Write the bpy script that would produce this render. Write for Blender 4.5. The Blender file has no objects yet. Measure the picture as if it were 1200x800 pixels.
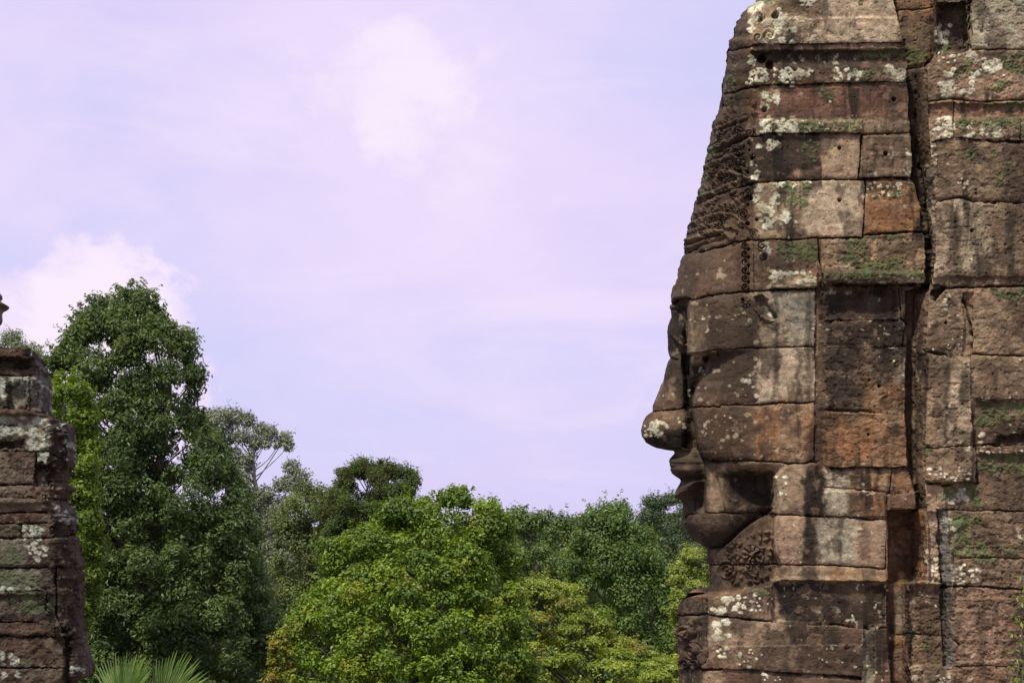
import bpy, math, random
import numpy as np

random.seed(7)
RNG = np.random.default_rng(11)
S = bpy.context.scene
COL = S.collection

# ------------------------------------------------------------------ camera, sky, sun
EYE = 12.0            # eye height above the ground
HZ = 610.0            # row of the horizon in the photograph (1200 x 800 frame)
K = 0.0006            # tangent per photograph pixel (50 mm lens on a 36 mm sensor)

cam_d = bpy.data.cameras.new('camera')
cam = bpy.data.objects.new('camera', cam_d)
COL.objects.link(cam)
cam.location = (0, 0, EYE)
cam.rotation_euler = (math.radians(90), 0, 0)
cam_d.lens = 50
cam_d.sensor_width = 36
cam_d.shift_y = (HZ - 400) / 1200
cam_d.clip_end = 6000
S.camera = cam

SUN_EL, SUN_AZ = 58, 214          # azimuth clockwise from +Y (the view direction): behind the camera, to its left
sd = bpy.data.lights.new('sun', 'SUN')
sd.energy = 4.6
sd.angle = math.radians(4)
sd.color = (1.0, 0.94, 0.82)
sun = bpy.data.objects.new('sun', sd)
COL.objects.link(sun)
sun.rotation_euler = (math.radians(90 - SUN_EL), 0, math.radians(180 - SUN_AZ))

world = bpy.data.worlds.new('World')
S.world = world
world.use_nodes = True
wn, wl = world.node_tree.nodes, world.node_tree.links
wn.clear()

def wnode(t, **kw):
    n = wn.new(t)
    for k, v in kw.items():
        setattr(n, k, v)
    return n

sky = wnode('ShaderNodeTexSky', sky_type='NISHITA', sun_disc=False, sun_elevation=math.radians(SUN_EL),
            sun_rotation=math.radians(SUN_AZ), air_density=1.0, dust_density=1.5, ozone_density=2.0)
bg = wnode('ShaderNodeBackground')
bg.inputs['Strength'].default_value = 0.1
out = wnode('ShaderNodeOutputWorld')
tc = wnode('ShaderNodeTexCoord')

def wmath(op, a, b=None, clamp=False):
    n = wnode('ShaderNodeMath', operation=op, use_clamp=clamp)
    for i, v in enumerate((a, b)):
        if v is None:
            continue
        if isinstance(v, (int, float)):
            n.inputs[i].default_value = v
        else:
            wl.new(v, n.inputs[i])
    return n.outputs[0]

def wmap(v, a, b, c, d, smooth=True):
    n = wnode('ShaderNodeMapRange', interpolation_type='SMOOTHSTEP' if smooth else 'LINEAR')
    wl.new(v, n.inputs[0])
    for i, q in enumerate((a, b, c, d)):
        n.inputs[i + 1].default_value = q
    return n.outputs[0]

def wnoise(scale, detail, rough, stretch=(1, 1, 1), dist=0.0):
    m = wnode('ShaderNodeMapping')
    m.inputs['Scale'].default_value = stretch
    wl.new(tc.outputs['Generated'], m.inputs['Vector'])
    n = wnode('ShaderNodeTexNoise')
    n.inputs['Scale'].default_value = scale
    n.inputs['Detail'].default_value = detail
    n.inputs['Roughness'].default_value = rough
    n.inputs['Distortion'].default_value = dist
    wl.new(m.outputs[0], n.inputs['Vector'])
    return n.outputs['Fac']

def pdir(px, py):
    v = np.array([(px - 600) * K, 1.0, (HZ - py) * K])
    return v / np.linalg.norm(v)

def wblob(px, py, r0, r1, warp, amp):
    """a cloud in one direction of the sky, its edge broken by noise"""
    d = wnode('ShaderNodeVectorMath', operation='DISTANCE')
    wl.new(tc.outputs['Generated'], d.inputs[0])
    d.inputs[1].default_value = tuple(pdir(px, py))
    return wmap(wmath('ADD', d.outputs['Value'], wmath('MULTIPLY', wmath('SUBTRACT', warp, 0.5), amp)), r0 * K, r1 * K, 1, 0)

def wmix(fac, a, b):
    n = wnode('ShaderNodeMix', data_type='RGBA')
    if isinstance(fac, (int, float)):
        n.inputs[0].default_value = fac
    else:
        wl.new(fac, n.inputs[0])
    for i, v in ((6, a), (7, b)):
        if isinstance(v, tuple):
            n.inputs[i].default_value = v + (1,)
        else:
            wl.new(v, n.inputs[i])
    return n.outputs[2]

n_big = wnoise(3.2, 6, 0.55, (1, 1, 2.4), 0.3)
n_edge = wnoise(24, 6, 0.6, (1, 1, 1.2), 0.3)
n_mid = wnoise(11, 7, 0.58, (1, 1, 1.9), 0.2)
veil = (7.7, 6.75, 9.9)           # thin high overcast
blue = (6.9, 6.6, 9.9)
pink = (8.6, 7.5, 9.9)
white = (9.8, 8.6, 9.9)
c = wmix(0.93, sky.outputs[0], wmix(wmap(n_big, 0.36, 0.62, 0, 1), blue, veil))
c = wmix(wmath('MULTIPLY', wblob(480, 170, 60, 420, n_mid, 0.25), 0.75), c, pink)
c = wmix(wmath('MULTIPLY', wblob(472, 105, 10, 105, n_edge, 0.15), 0.85), c, white)
c = wmix(wmath('MULTIPLY', wblob(555, 185, 10, 85, n_mid, 0.12), 0.4), c, white)
c = wmix(wmath('MULTIPLY', wblob(88, 432, 128, 156, n_edge, 0.11), 0.9), c, pink)
c = wmix(wmath('MULTIPLY', wblob(105, 375, 60, 105, n_edge, 0.10), 0.95), c, white)
c = wmix(wmath('MULTIPLY', wblob(-60, 130, 40, 260, n_mid, 0.2), 0.6), c, pink)
n_str = wnoise(4.2, 7, 0.62, (1, 1, 3.6), 0.6)
c = wmix(wmath('MULTIPLY', wmap(n_str, 0.50, 0.74, 0, 1), 0.55), c, (9.0, 7.9, 9.95))
wl.new(c, bg.inputs['Color'])
wl.new(bg.outputs[0], out.inputs['Surface'])

vs = S.view_settings
S.display_settings.display_device = 'sRGB'
vs.view_transform = 'Standard'
vs.look = 'None'
vs.exposure = 0.0
vs.gamma = 1.0
S.cycles.max_bounces = 6
S.cycles.transparent_max_bounces = 8

# ------------------------------------------------------------------ numpy helpers
def W(px, py, y):
    """photograph pixel and depth -> metres"""
    px, py, y = np.broadcast_arrays(np.asarray(px, float), np.asarray(py, float), np.asarray(y, float))
    return np.stack([(px - 600) * K * y, y, EYE + (HZ - py) * K * y], -1)

def hash3(i, j, k, seed):
    h = (i.astype(np.uint32) * np.uint32(374761393) + j.astype(np.uint32) * np.uint32(668265263)
         + k.astype(np.uint32) * np.uint32(2147483647 // 3 * 2 + 1) + np.uint32(seed * 974711 % 4294967295))
    h = (h ^ (h >> np.uint32(13))) * np.uint32(1274126177)
    h = h ^ (h >> np.uint32(16))
    return (h & np.uint32(0xffff)).astype(np.float32) / 65535.0

def vnoise(P, freq, seed=0):
    """smooth value noise in -1..1 at the points P (..., 3)"""
    q = (P * freq).astype(np.float32)
    f0 = np.floor(q)
    i = f0.astype(np.int64)
    f = q - f0
    f = f * f * (3 - 2 * f)
    x, y, z = i[..., 0], i[..., 1], i[..., 2]
    fx, fy, fz = f[..., 0], f[..., 1], f[..., 2]
    def hh(a, b, c):
        return hash3(x + a, y + b, z + c, seed)
    def lp(a, b, t):
        return a + (b - a) * t
    v = lp(lp(lp(hh(0, 0, 0), hh(1, 0, 0), fx), lp(hh(0, 1, 0), hh(1, 1, 0), fx), fy),
           lp(lp(hh(0, 0, 1), hh(1, 0, 1), fx), lp(hh(0, 1, 1), hh(1, 1, 1), fx), fy), fz)
    return v * 2 - 1

def fbm(P, freq, octs, seed=0, gain=0.5):
    a, s, t = 1.0, 0, 0
    for o in range(octs):
        s = s + a * vnoise(P + 3.7 * o, freq * 2.03 ** o, seed + o * 17)
        t += a
        a *= gain
    return s / t

def sstep(a, b, x):
    t = np.clip((x - a) / (b - a), 0, 1)
    return t * t * (3 - 2 * t)

def ell(t, p=2.0):
    t = np.clip(t, 0, 1)
    return (1 - (1 - t) ** p) ** (1.0 / p)

def pl(pts):
    a = np.array(sorted(pts, key=lambda q: q[0]), float)
    return lambda v: np.interp(v, a[:, 0], a[:, 1])

# ------------------------------------------------------------------ object helpers
def tag(o, label=None, cat=None, group=None, kind=None):
    for k, v in (('label', label), ('category', cat), ('group', group), ('kind', kind)):
        if v:
            o[k] = v
    return o

def empty(name, loc, label, cat, group=None):
    o = bpy.data.objects.new(name, None)
    COL.objects.link(o)
    o.location = loc
    o.empty_display_size = 0.3
    return tag(o, label, cat, group)

def np_mesh(name, V, F, mat, parent=None, col=None, smooth=True, attr=None):
    """V (n,3), F (m,3 or 4) -> one mesh object; col (n,3) becomes the colour attribute 'paint'"""
    V = np.ascontiguousarray(V, np.float32)
    if parent is not None:
        V = V - np.array(parent_world(parent), np.float32)
    F = np.ascontiguousarray(F, np.int32)
    me = bpy.data.meshes.new(name)
    m, k = F.shape
    me.vertices.add(len(V)); me.vertices.foreach_set('co', V.ravel())
    me.loops.add(m * k); me.loops.foreach_set('vertex_index', F.ravel())
    me.polygons.add(m)
    me.polygons.foreach_set('loop_start', np.arange(m, dtype=np.int32) * k)
    try:
        me.polygons.foreach_set('loop_total', np.full(m, k, np.int32))
    except Exception:
        pass
    me.polygons.foreach_set('use_smooth', np.full(m, smooth))
    if col is not None:
        a = me.attributes.new('paint', 'FLOAT_COLOR', 'POINT')
        c4 = np.ones((len(V), 4), np.float32)
        c4[:, :3] = col
        a.data.foreach_set('color', c4.ravel())
    me.update(calc_edges=True)
    me.validate()
    me.materials.append(mat)
    o = bpy.data.objects.new(name, me)
    COL.objects.link(o)
    if parent is not None:
        o.parent = parent
    return o

def parent_world(p):
    v = np.zeros(3)
    while p is not None:
        v = v + np.array(p.location[:])
        p = p.parent
    return v

def tube(path, radii, n=7):
    path = np.asarray(path, float)
    radii = np.broadcast_to(np.asarray(radii, float), (len(path),))
    T = np.gradient(path, axis=0)
    T /= np.linalg.norm(T, axis=1)[:, None] + 1e-9
    ref = np.array([0.31, 0.95, 0.05]) if abs(T[0][2]) > 0.8 else np.array([0.0, 0.0, 1.0])
    A = np.cross(T, ref); A /= np.linalg.norm(A, axis=1)[:, None] + 1e-9
    B = np.cross(T, A)
    th = np.linspace(0, 2 * np.pi, n, endpoint=False)
    V = path[:, None, :] + radii[:, None, None] * (np.cos(th)[None, :, None] * A[:, None, :] + np.sin(th)[None, :, None] * B[:, None, :])
    i, j = np.meshgrid(np.arange(len(path) - 1), np.arange(n), indexing='ij')
    a = i * n + j; b = i * n + (j + 1) % n
    F = np.stack([a, b, b + n, a + n], -1).reshape(-1, 4)
    return V.reshape(-1, 3), F

def join(parts):
    Vs, Fs, o = [], [], 0
    for V, F in parts:
        Vs.append(V); Fs.append(F + o); o += len(V)
    return np.concatenate(Vs), np.concatenate(Fs)

# ------------------------------------------------------------------ materials
def new_mat(name):
    m = bpy.data.materials.new(name)
    m.use_nodes = True
    nt = m.node_tree
    b = nt.nodes['Principled BSDF']
    return m, nt, b

def mnode(nt, t, **kw):
    n = nt.nodes.new(t)
    for k, v in kw.items():
        setattr(n, k, v)
    return n

def mnoise(nt, vec, scale, detail=6, rough=0.6):
    n = mnode(nt, 'ShaderNodeTexNoise')
    n.inputs['Scale'].default_value = scale
    n.inputs['Detail'].default_value = detail
    n.inputs['Roughness'].default_value = rough
    nt.links.new(vec, n.inputs['Vector'])
    return n.outputs['Fac']

def mmap(nt, v, a, b, c, d):
    n = mnode(nt, 'ShaderNodeMapRange')
    nt.links.new(v, n.inputs[0])
    for i, q in enumerate((a, b, c, d)):
        n.inputs[i + 1].default_value = q
    return n.outputs[0]

def mmul(nt, col, fac):
    n = mnode(nt, 'ShaderNodeMix', data_type='RGBA', blend_type='MULTIPLY')
    n.inputs[0].default_value = 1
    nt.links.new(col, n.inputs[6]); nt.links.new(fac, n.inputs[7])
    return n.outputs[2]

def stone_material(name, fine=90.0, bump=0.5, dist=0.006, contrast=0.42):
    m, nt, b = new_mat(name)
    tcn = mnode(nt, 'ShaderNodeTexCoord')
    v = tcn.outputs['Object']
    at = mnode(nt, 'ShaderNodeAttribute', attribute_name='paint')
    n1 = mnoise(nt, v, fine, 5, 0.7)
    n2 = mnoise(nt, v, fine * 0.22, 6, 0.65)
    f = mnode(nt, 'ShaderNodeMath', operation='MULTIPLY')
    nt.links.new(mmap(nt, n1, 0.3, 0.7, 1 - contrast, 1 + contrast), f.inputs[0])
    nt.links.new(mmap(nt, n2, 0.3, 0.7, 0.8, 1.2), f.inputs[1])
    nt.links.new(mmul(nt, at.outputs['Color'], f.outputs[0]), b.inputs['Base Color'])
    b.inputs['Roughness'].default_value = 0.92
    b.inputs['Specular IOR Level'].default_value = 0.2
    bp = mnode(nt, 'ShaderNodeBump')
    bp.inputs['Strength'].default_value = bump
    bp.inputs['Distance'].default_value = dist
    ad = mnode(nt, 'ShaderNodeMath', operation='ADD')
    nt.links.new(n1, ad.inputs[0]); nt.links.new(n2, ad.inputs[1])
    nt.links.new(ad.outputs[0], bp.inputs['Height'])
    nt.links.new(bp.outputs[0], b.inputs['Normal'])
    return m

def leaf_material(name, gloss=0.35, trans=0.3):
    m, nt, b = new_mat(name)
    at = mnode(nt, 'ShaderNodeAttribute', attribute_name='paint')
    nt.links.new(at.outputs['Color'], b.inputs['Base Color'])
    b.inputs['Roughness'].default_value = 0.45
    b.inputs['Specular IOR Level'].default_value = gloss
    tr = mnode(nt, 'ShaderNodeBsdfTranslucent')
    hs = mnode(nt, 'ShaderNodeHueSaturation')
    hs.inputs['Hue'].default_value = 0.48
    hs.inputs['Saturation'].default_value = 1.15
    hs.inputs['Value'].default_value = 1.5
    nt.links.new(at.outputs['Color'], hs.inputs['Color'])
    nt.links.new(hs.outputs[0], tr.inputs['Color'])
    mx = mnode(nt, 'ShaderNodeMixShader')
    mx.inputs[0].default_value = trans
    nt.links.new(b.outputs[0], mx.inputs[1]); nt.links.new(tr.outputs[0], mx.inputs[2])
    nt.links.new(mx.outputs[0], nt.nodes['Material Output'].inputs['Surface'])
    return m

def noise_material(name, c1, c2, scale, bump=0.4, rough=0.9):
    m, nt, b = new_mat(name)
    tcn = mnode(nt, 'ShaderNodeTexCoord')
    n = mnoise(nt, tcn.outputs['Object'], scale, 8, 0.65)
    r = mnode(nt, 'ShaderNodeValToRGB')
    r.color_ramp.elements[0].position = 0.32; r.color_ramp.elements[0].color = c1 + (1,)
    r.color_ramp.elements[1].position = 0.68; r.color_ramp.elements[1].color = c2 + (1,)
    nt.links.new(n, r.inputs[0]); nt.links.new(r.outputs[0], b.inputs['Base Color'])
    b.inputs['Roughness'].default_value = rough
    bp = mnode(nt, 'ShaderNodeBump'); bp.inputs['Strength'].default_value = bump
    nt.links.new(n, bp.inputs['Height']); nt.links.new(bp.outputs[0], b.inputs['Normal'])
    return m

M_STONE = stone_material('weathered_sandstone')
M_STONE_FAR = stone_material('weathered_sandstone_far', 60, 0.6, 0.01)
M_LEAF = leaf_material('leaf', 0.4, 0.36)
M_LEAF_DULL = leaf_material('leaf_matt', 0.15, 0.22)
M_BARK = noise_material('bark', (0.06, 0.045, 0.035), (0.16, 0.13, 0.10), 9)
M_BARK_PALE = noise_material('bark_pale', (0.17, 0.155, 0.135), (0.33, 0.30, 0.27), 6)
M_GROUND = noise_material('forest_ground', (0.03, 0.04, 0.012), (0.06, 0.07, 0.022), 0.4, 0.2, 1.0)
M_GROUND.node_tree.nodes['Principled BSDF'].inputs['Specular IOR Level'].default_value = 0.0
M_PAVING = noise_material('terrace_stone', (0.12, 0.10, 0.085), (0.24, 0.20, 0.17), 1.6)

# ------------------------------------------------------------------ ground and terrace
def sheet(name, x0, x1, y0, y1, z, mat, nx=2, ny=2):
    X, Y = np.meshgrid(np.linspace(x0, x1, nx), np.linspace(y0, y1, ny), indexing='ij')
    V = np.stack([X, Y, np.full_like(X, z)], -1).reshape(-1, 3)
    i, j = np.meshgrid(np.arange(nx - 1), np.arange(ny - 1), indexing='ij')
    a = i * ny + j
    F = np.stack([a, a + ny, a + ny + 1, a + 1], -1).reshape(-1, 4)
    return np_mesh(name, V, F, mat)

tag(sheet('ground', -3000, 3000, -3000, 3000, 0.0, M_GROUND, 40, 40), kind='structure')

def box_vf(x0, x1, y0, y1, z0, z1):
    V = np.array([(x, y, z) for z in (z0, z1) for y in (y0, y1) for x in (x0, x1)], float)
    F = np.array([(0, 2, 3, 1), (4, 5, 7, 6), (0, 1, 5, 4), (2, 6, 7, 3), (0, 4, 6, 2), (1, 3, 7, 5)])
    return V, F

TERR = 9.2
V, F = box_vf(-16, 16, -12, 21, 0.0, TERR)
V2, F2 = box_vf(-16.25, 16.25, -12.25, 21.25, TERR - 0.55, TERR - 0.2)
terr = np_mesh('terrace', *join([(V, F), (V2, F2)]), M_PAVING, smooth=False)
tag(terr, kind='structure')

# ------------------------------------------------------------------ relief: a carved block surface drawn in photograph pixels with a true depth everywhere
class Relief:
    def __init__(self, PX, PY):
        self.px, self.py = PX, PY
        self.rows = PY[:, 0]
        self.hgt = np.zeros_like(PX)           # carving height along the surface normal, metres
        self.col = np.zeros(PX.shape + (3,))

    def base(self, Y):
        self.Y = Y
        self.P = W(self.px, self.py, Y)
        P = self.P
        du = np.gradient(P, axis=1); dv = np.gradient(P, axis=0)
        n = np.cross(dv, du)
        l = np.linalg.norm(n, axis=-1, keepdims=True)
        n = n / (l + 1e-12)
        n = n * (1.0 if np.median(n[..., 1]) < 0 else -1.0)      # outwards, towards the viewer's side
        for _ in range(3):                     # smooth the normals a little across steps
            q = n.copy()
            q[1:-1] += n[:-2] + n[2:]
            q[:, 1:-1] += n[:, :-2] + n[:, 2:]
            n = q / (np.linalg.norm(q, axis=-1, keepdims=True) + 1e-12)
        self.N = n
        # noise fields used to break every drawn edge
        self.w1 = vnoise(P, 9.0, 3) + 0.5 * vnoise(P, 21.0, 4)
        self.w2 = vnoise(P, 9.0, 5) + 0.5 * vnoise(P, 21.0, 6)
        self.w3 = vnoise(P, 38.0, 7) + 0.6 * vnoise(P, 80.0, 8)
        self.w5 = vnoise(P, 95.0, 9)

    def window(self, y0, y1):
        a = np.searchsorted(self.rows, y0); b = np.searchsorted(self.rows, y1)
        return slice(max(a, 0), max(b, 0))

    def line_dist(self, pts, reach=9, warp=1.0):
        D = np.full(self.px.shape, 1e3, np.float32)
        for (xa, ya), (xb, yb) in zip(pts[:-1], pts[1:]):
            sl = self.window(min(ya, yb) - reach, max(ya, yb) + reach)
            if sl.stop <= sl.start:
                continue
            x = self.px[sl] + warp * (1.1 * self.w1[sl] + 0.5 * self.w3[sl])
            y = self.py[sl] + warp * (1.1 * self.w2[sl] + 0.5 * self.w3[sl])
            m = (x > min(xa, xb) - reach) & (x < max(xa, xb) + reach)
            xx, yy = x[m], y[m]
            dx, dy = xb - xa, yb - ya
            t = np.clip(((xx - xa) * dx + (yy - ya) * dy) / (dx * dx + dy * dy + 1e-9), 0, 1)
            d = np.hypot(xx - xa - t * dx, yy - ya - t * dy)
            sub = D[sl]
            sub[m] = np.minimum(sub[m], d)
            D[sl] = sub
        return D

    def joint(self, pts, w=0.9, depth=0.045, chip=1.0):
        D = self.line_dist(pts)
        wide = 0.72 * w * (1 + 0.6 * self.w1 * chip)
        wide = np.maximum(wide, 0.35)
        g = 1 - sstep(wide * 0.55, wide * 1.5, D)
        rnd = np.exp(-(D / 3.2) ** 2)          # worn arrises
        self.hgt -= depth * g + 0.007 * rnd * chip
        self.jmask = np.maximum(getattr(self, 'jmask', 0), g)
        self.edge = np.maximum(getattr(self, 'edge', 0), np.exp(-(D / 2.5) ** 2))

    def poly(self, pts, soft=3.0, warp=3.0, wfield=None):
        pts = np.array(pts, float)
        pad = soft + warp * 2 + 2
        sl = self.window(pts[:, 1].min() - pad, pts[:, 1].max() + pad)
        M = np.zeros(self.px.shape, np.float32)
        if sl.stop <= sl.start:
            return M
        x = self.px[sl] + warp * (self.w1[sl] + 0.6 * self.w3[sl])
        y = self.py[sl] + warp * (self.w2[sl] - 0.6 * self.w3[sl])
        box = (x > pts[:, 0].min() - pad) & (x < pts[:, 0].max() + pad)
        xx, yy = x[box], y[box]
        ins = np.zeros(xx.shape, bool)
        d = np.full(xx.shape, 1e9)
        n = len(pts)
        for i in range(n):
            xa, ya = pts[i]; xb, yb = pts[(i + 1) % n]
            cross = ((ya > yy) != (yb > yy))
            with np.errstate(divide='ignore', invalid='ignore'):
                xi = (xb - xa) * (yy - ya) / (yb - ya + 1e-12) + xa
            ins ^= cross & (xx < xi)
            dx, dy = xb - xa, yb - ya
            t = np.clip(((xx - xa) * dx + (yy - ya) * dy) / (dx * dx + dy * dy + 1e-9), 0, 1)
            d = np.minimum(d, np.hypot(xx - xa - t * dx, yy - ya - t * dy))
        sd_ = np.where(ins, d, -d)
        sub = M[sl]
        sub[box] = sstep(-soft, soft, sd_)
        M[sl] = sub
        return M

    def rect(self, x0, y0, x1, y1, soft=2.0, warp=1.5):
        return self.poly([(x0, y0), (x1, y0), (x1, y1), (x0, y1)], soft, warp)

    def paint(self, M, c, k=1.0):
        m = np.clip(M * k, 0, 1)[..., None]
        self.col = self.col * (1 - m) + np.array(c) * m

    def blobs(self, area, n, r0, r1, rng, ragged=0.55):
        """many ragged round patches inside a polygon: lichen, moss"""
        a = np.array(area, float)
        out_ = np.zeros(self.px.shape, np.float32)
        tries = 0
        while n > 0 and tries < 4000:
            tries += 1
            x = rng.uniform(a[:, 0].min(), a[:, 0].max()); y = rng.uniform(a[:, 1].min(), a[:, 1].max())
            ins = False
            for i in range(len(a)):
                xa, ya = a[i]; xb, yb = a[(i + 1) % len(a)]
                if (ya > y) != (yb > y) and x < (xb - xa) * (y - ya) / (yb - ya) + xa:
                    ins = not ins
            if not ins:
                continue
            n -= 1
            r = 1.3 * (r0 + (r1 - r0) * rng.random() ** 2)
            sl = self.window(y - 2.2 * r, y + 2.2 * r)
            if sl.stop <= sl.start:
                continue
            asp = rng.uniform(0.8, 1.6)
            d = np.hypot((self.px[sl] - x) / asp, self.py[sl] - y) / r
            out_[sl] = np.maximum(out_[sl], np.clip(1.25 - d, 0, 1))
        f = out_ + ragged * (0.42 * self.w1 + 0.42 * self.w3 + 0.30 * self.w5)
        return sstep(0.38, 0.74, f) * (out_ > 0.02)

    def hole(self, x, y, r, depth=0.09):
        sl = self.window(y - 3 * r, y + 3 * r)
        d = np.hypot(self.px[sl] - x, self.py[sl] - y) + 0.25 * self.w3[sl]
        g = 1 - sstep(r * 0.75, r * 1.15, d)
        self.hgt[sl] -= depth * g
        return

    def spiral(self, x, y, r, amp, turns=2.2, sgn=1):
        sl = self.window(y - r, y + r)
        dx = self.px[sl] - x; dy = self.py[sl] - y
        q = np.hypot(dx, dy) / r
        th = np.arctan2(dy, dx)
        env = 1 - sstep(0.8, 1.0, q)
        self.hgt[sl] += amp * env * np.cos(2 * np.pi * q * turns + sgn * th)

    def rosette(self, x, y, r, amp, petals=8):
        sl = self.window(y - r, y + r)
        dx = self.px[sl] - x; dy = self.py[sl] - y
        q = np.hypot(dx, dy) / r
        th = np.arctan2(dy, dx)
        env = 1 - sstep(0.9, 1.0, q)
        core = 1 - sstep(0.22, 0.32, q)
        ring = sstep(0.36, 0.46, q) * (1 - sstep(0.85, 0.98, q)) * (0.5 + 0.5 * np.cos(petals * th)) ** 0.6
        self.hgt[sl] += amp * env * (np.maximum(core, ring) - 0.45)

    def leaf(self, x, y, l, w, ang, amp):
        r = max(l, w)
        sl = self.window(y - r, y + r)
        dx = self.px[sl] - x; dy = self.py[sl] - y
        u = (dx * math.cos(ang) + dy * math.sin(ang)) / l
        v = (-dx * math.sin(ang) + dy * math.cos(ang)) / w
        prof = np.clip(1 - u * u - (v / np.clip(1 - 0.7 * u, 0.3, 2)) ** 2, 0, 1)
        vein = 1 - 0.5 * np.exp(-(v / 0.18) ** 2)
        self.hgt[sl] += amp * np.sqrt(prof) * vein

    def bake(self):
        return self.P + self.N * self.hgt[..., None]

def grid_faces(nr, nc):
    i, j = np.meshgrid(np.arange(nr - 1), np.arange(nc - 1), indexing='ij')
    a = i * nc + j
    return np.stack([a, a + nc, a + nc + 1, a + 1], -1)

def cut_parts(V, Fgrid, ids, names, mat, parent, col):
    """split a grid into part meshes by the id of each quad; names: id -> (name, parent object or None)"""
    made = {}
    Vf = V.reshape(-1, 3); Cf = col.reshape(-1, 3)
    for k, (nm, par) in names.items():
        F_ = Fgrid[ids == k].reshape(-1, 4)
        if len(F_) == 0:
            continue
        u, inv = np.unique(F_, return_inverse=True)
        made[k] = np_mesh(nm, Vf[u], inv.reshape(-1, 4), mat, made[par] if par is not None else parent, Cf[u])
    return made

# palette (base colours of the stone, its stains, growths and painted shade)
BROWN = (0.105, 0.068, 0.052); REDBR = (0.135, 0.075, 0.058); DKBR = (0.060, 0.042, 0.034)
TAN = (0.215, 0.160, 0.120); PALE = (0.300, 0.245, 0.200); GREY = (0.215, 0.195, 0.165)
ORANGE = (0.215, 0.112, 0.058); BLACK = (0.022, 0.019, 0.017); SLATE = (0.125, 0.120, 0.118)
LICH = (0.37, 0.37, 0.325); MOSS = (0.085, 0.108, 0.050); PINK = (0.27, 0.185, 0.145)

# ------------------------------------------------------------------ the great face tower
L_PTS = [(899, -70), (899, -6), (897, 0), (887, 3), (875, 9), (865, 23), (861, 35), (860, 44), (855, 47.5), (853, 60), (851.6, 75), (848.6, 82), (847, 98),
         (846, 114), (847, 125), (842, 131), (836, 142), (832, 161), (828, 182), (824.5, 200), (822, 214), (817.5, 223), (814, 238), (810.5, 249), (806.5, 266),
         (805, 274), (802, 286), (801.5, 297), (797, 309), (794, 319), (788.5, 339), (785, 354), (784, 360), (786, 364), (786, 372), (783, 381),
         (782, 389), (782.5, 407), (784, 419), (781, 430), (777.6, 444), (773, 456), (767, 470), (763, 481), (756.6, 488), (752.5, 496), (750.8, 504),
         (752, 511), (757.5, 518.6), (766, 523.6), (776, 525.6), (789, 527), (790.5, 531), (785, 536.6), (783.3, 540), (784.6, 544.5), (784, 548), (787, 554),
         (792.5, 558.5), (797, 561.5), (797.7, 564), (796, 567.5), (792.5, 572.5), (790.2, 579), (791.6, 582.5), (798, 586), (800, 590), (799, 606),
         (799.5, 613), (804, 623), (812, 632), (820.5, 638), (827.5, 642), (828, 650), (830, 660), (831, 670), (831.6, 684), (830, 692.5), (824, 696),
         (812, 698), (803, 700.5), (795.5, 706), (794.3, 714), (796, 721), (794.3, 733), (795, 740), (794, 748), (794, 761), (796, 772), (796.6, 786), (796, 800), (794, 1000)]
L_FN = pl([(y, x) for x, y in L_PTS])
XG = pl([(-70, 1040), (0, 1049), (21, 1054), (45, 1061), (77, 1065), (140, 1067), (209, 1071), (217, 1075), (252, 1081), (270, 1083), (277, 1086), (335, 1087),
         (341, 1061), (408, 1063), (480, 1061), (549, 1065), (575, 1073), (596, 1074), (598, 1042), (679, 1042), (682, 1040), (760, 1041), (800, 1045), (1000, 1045)])
XE = pl([(-70, 1097), (60, 1098), (76, 1086), (118, 1087), (165, 1089), (200, 1093), (236, 1096), (300, 1095), (336, 1091), (345, 1088), (410, 1084), (567, 1083),
         (597, 1086), (680, 1086), (683, 1064), (780, 1064), (800, 1068), (1000, 1068)])
XM = pl([(-70, 1088), (74, 1089), (80, 1071), (165, 1073), (236, 1083), (300, 1088), (338, 1088), (344, 1070), (410, 1067), (567, 1067), (596, 1078),
         (599, 1066), (680, 1066), (683, 1056), (780, 1056), (1000, 1056)])
CHEEK = pl([(405, 836), (416, 832), (434, 826), (451, 817), (469, 811), (476, 810), (488, 812), (502, 815), (519, 817), (530, 820.5), (536, 825), (541, 834), (700, 834)])
YMID, FULL = 12.80, 0.78

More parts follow.
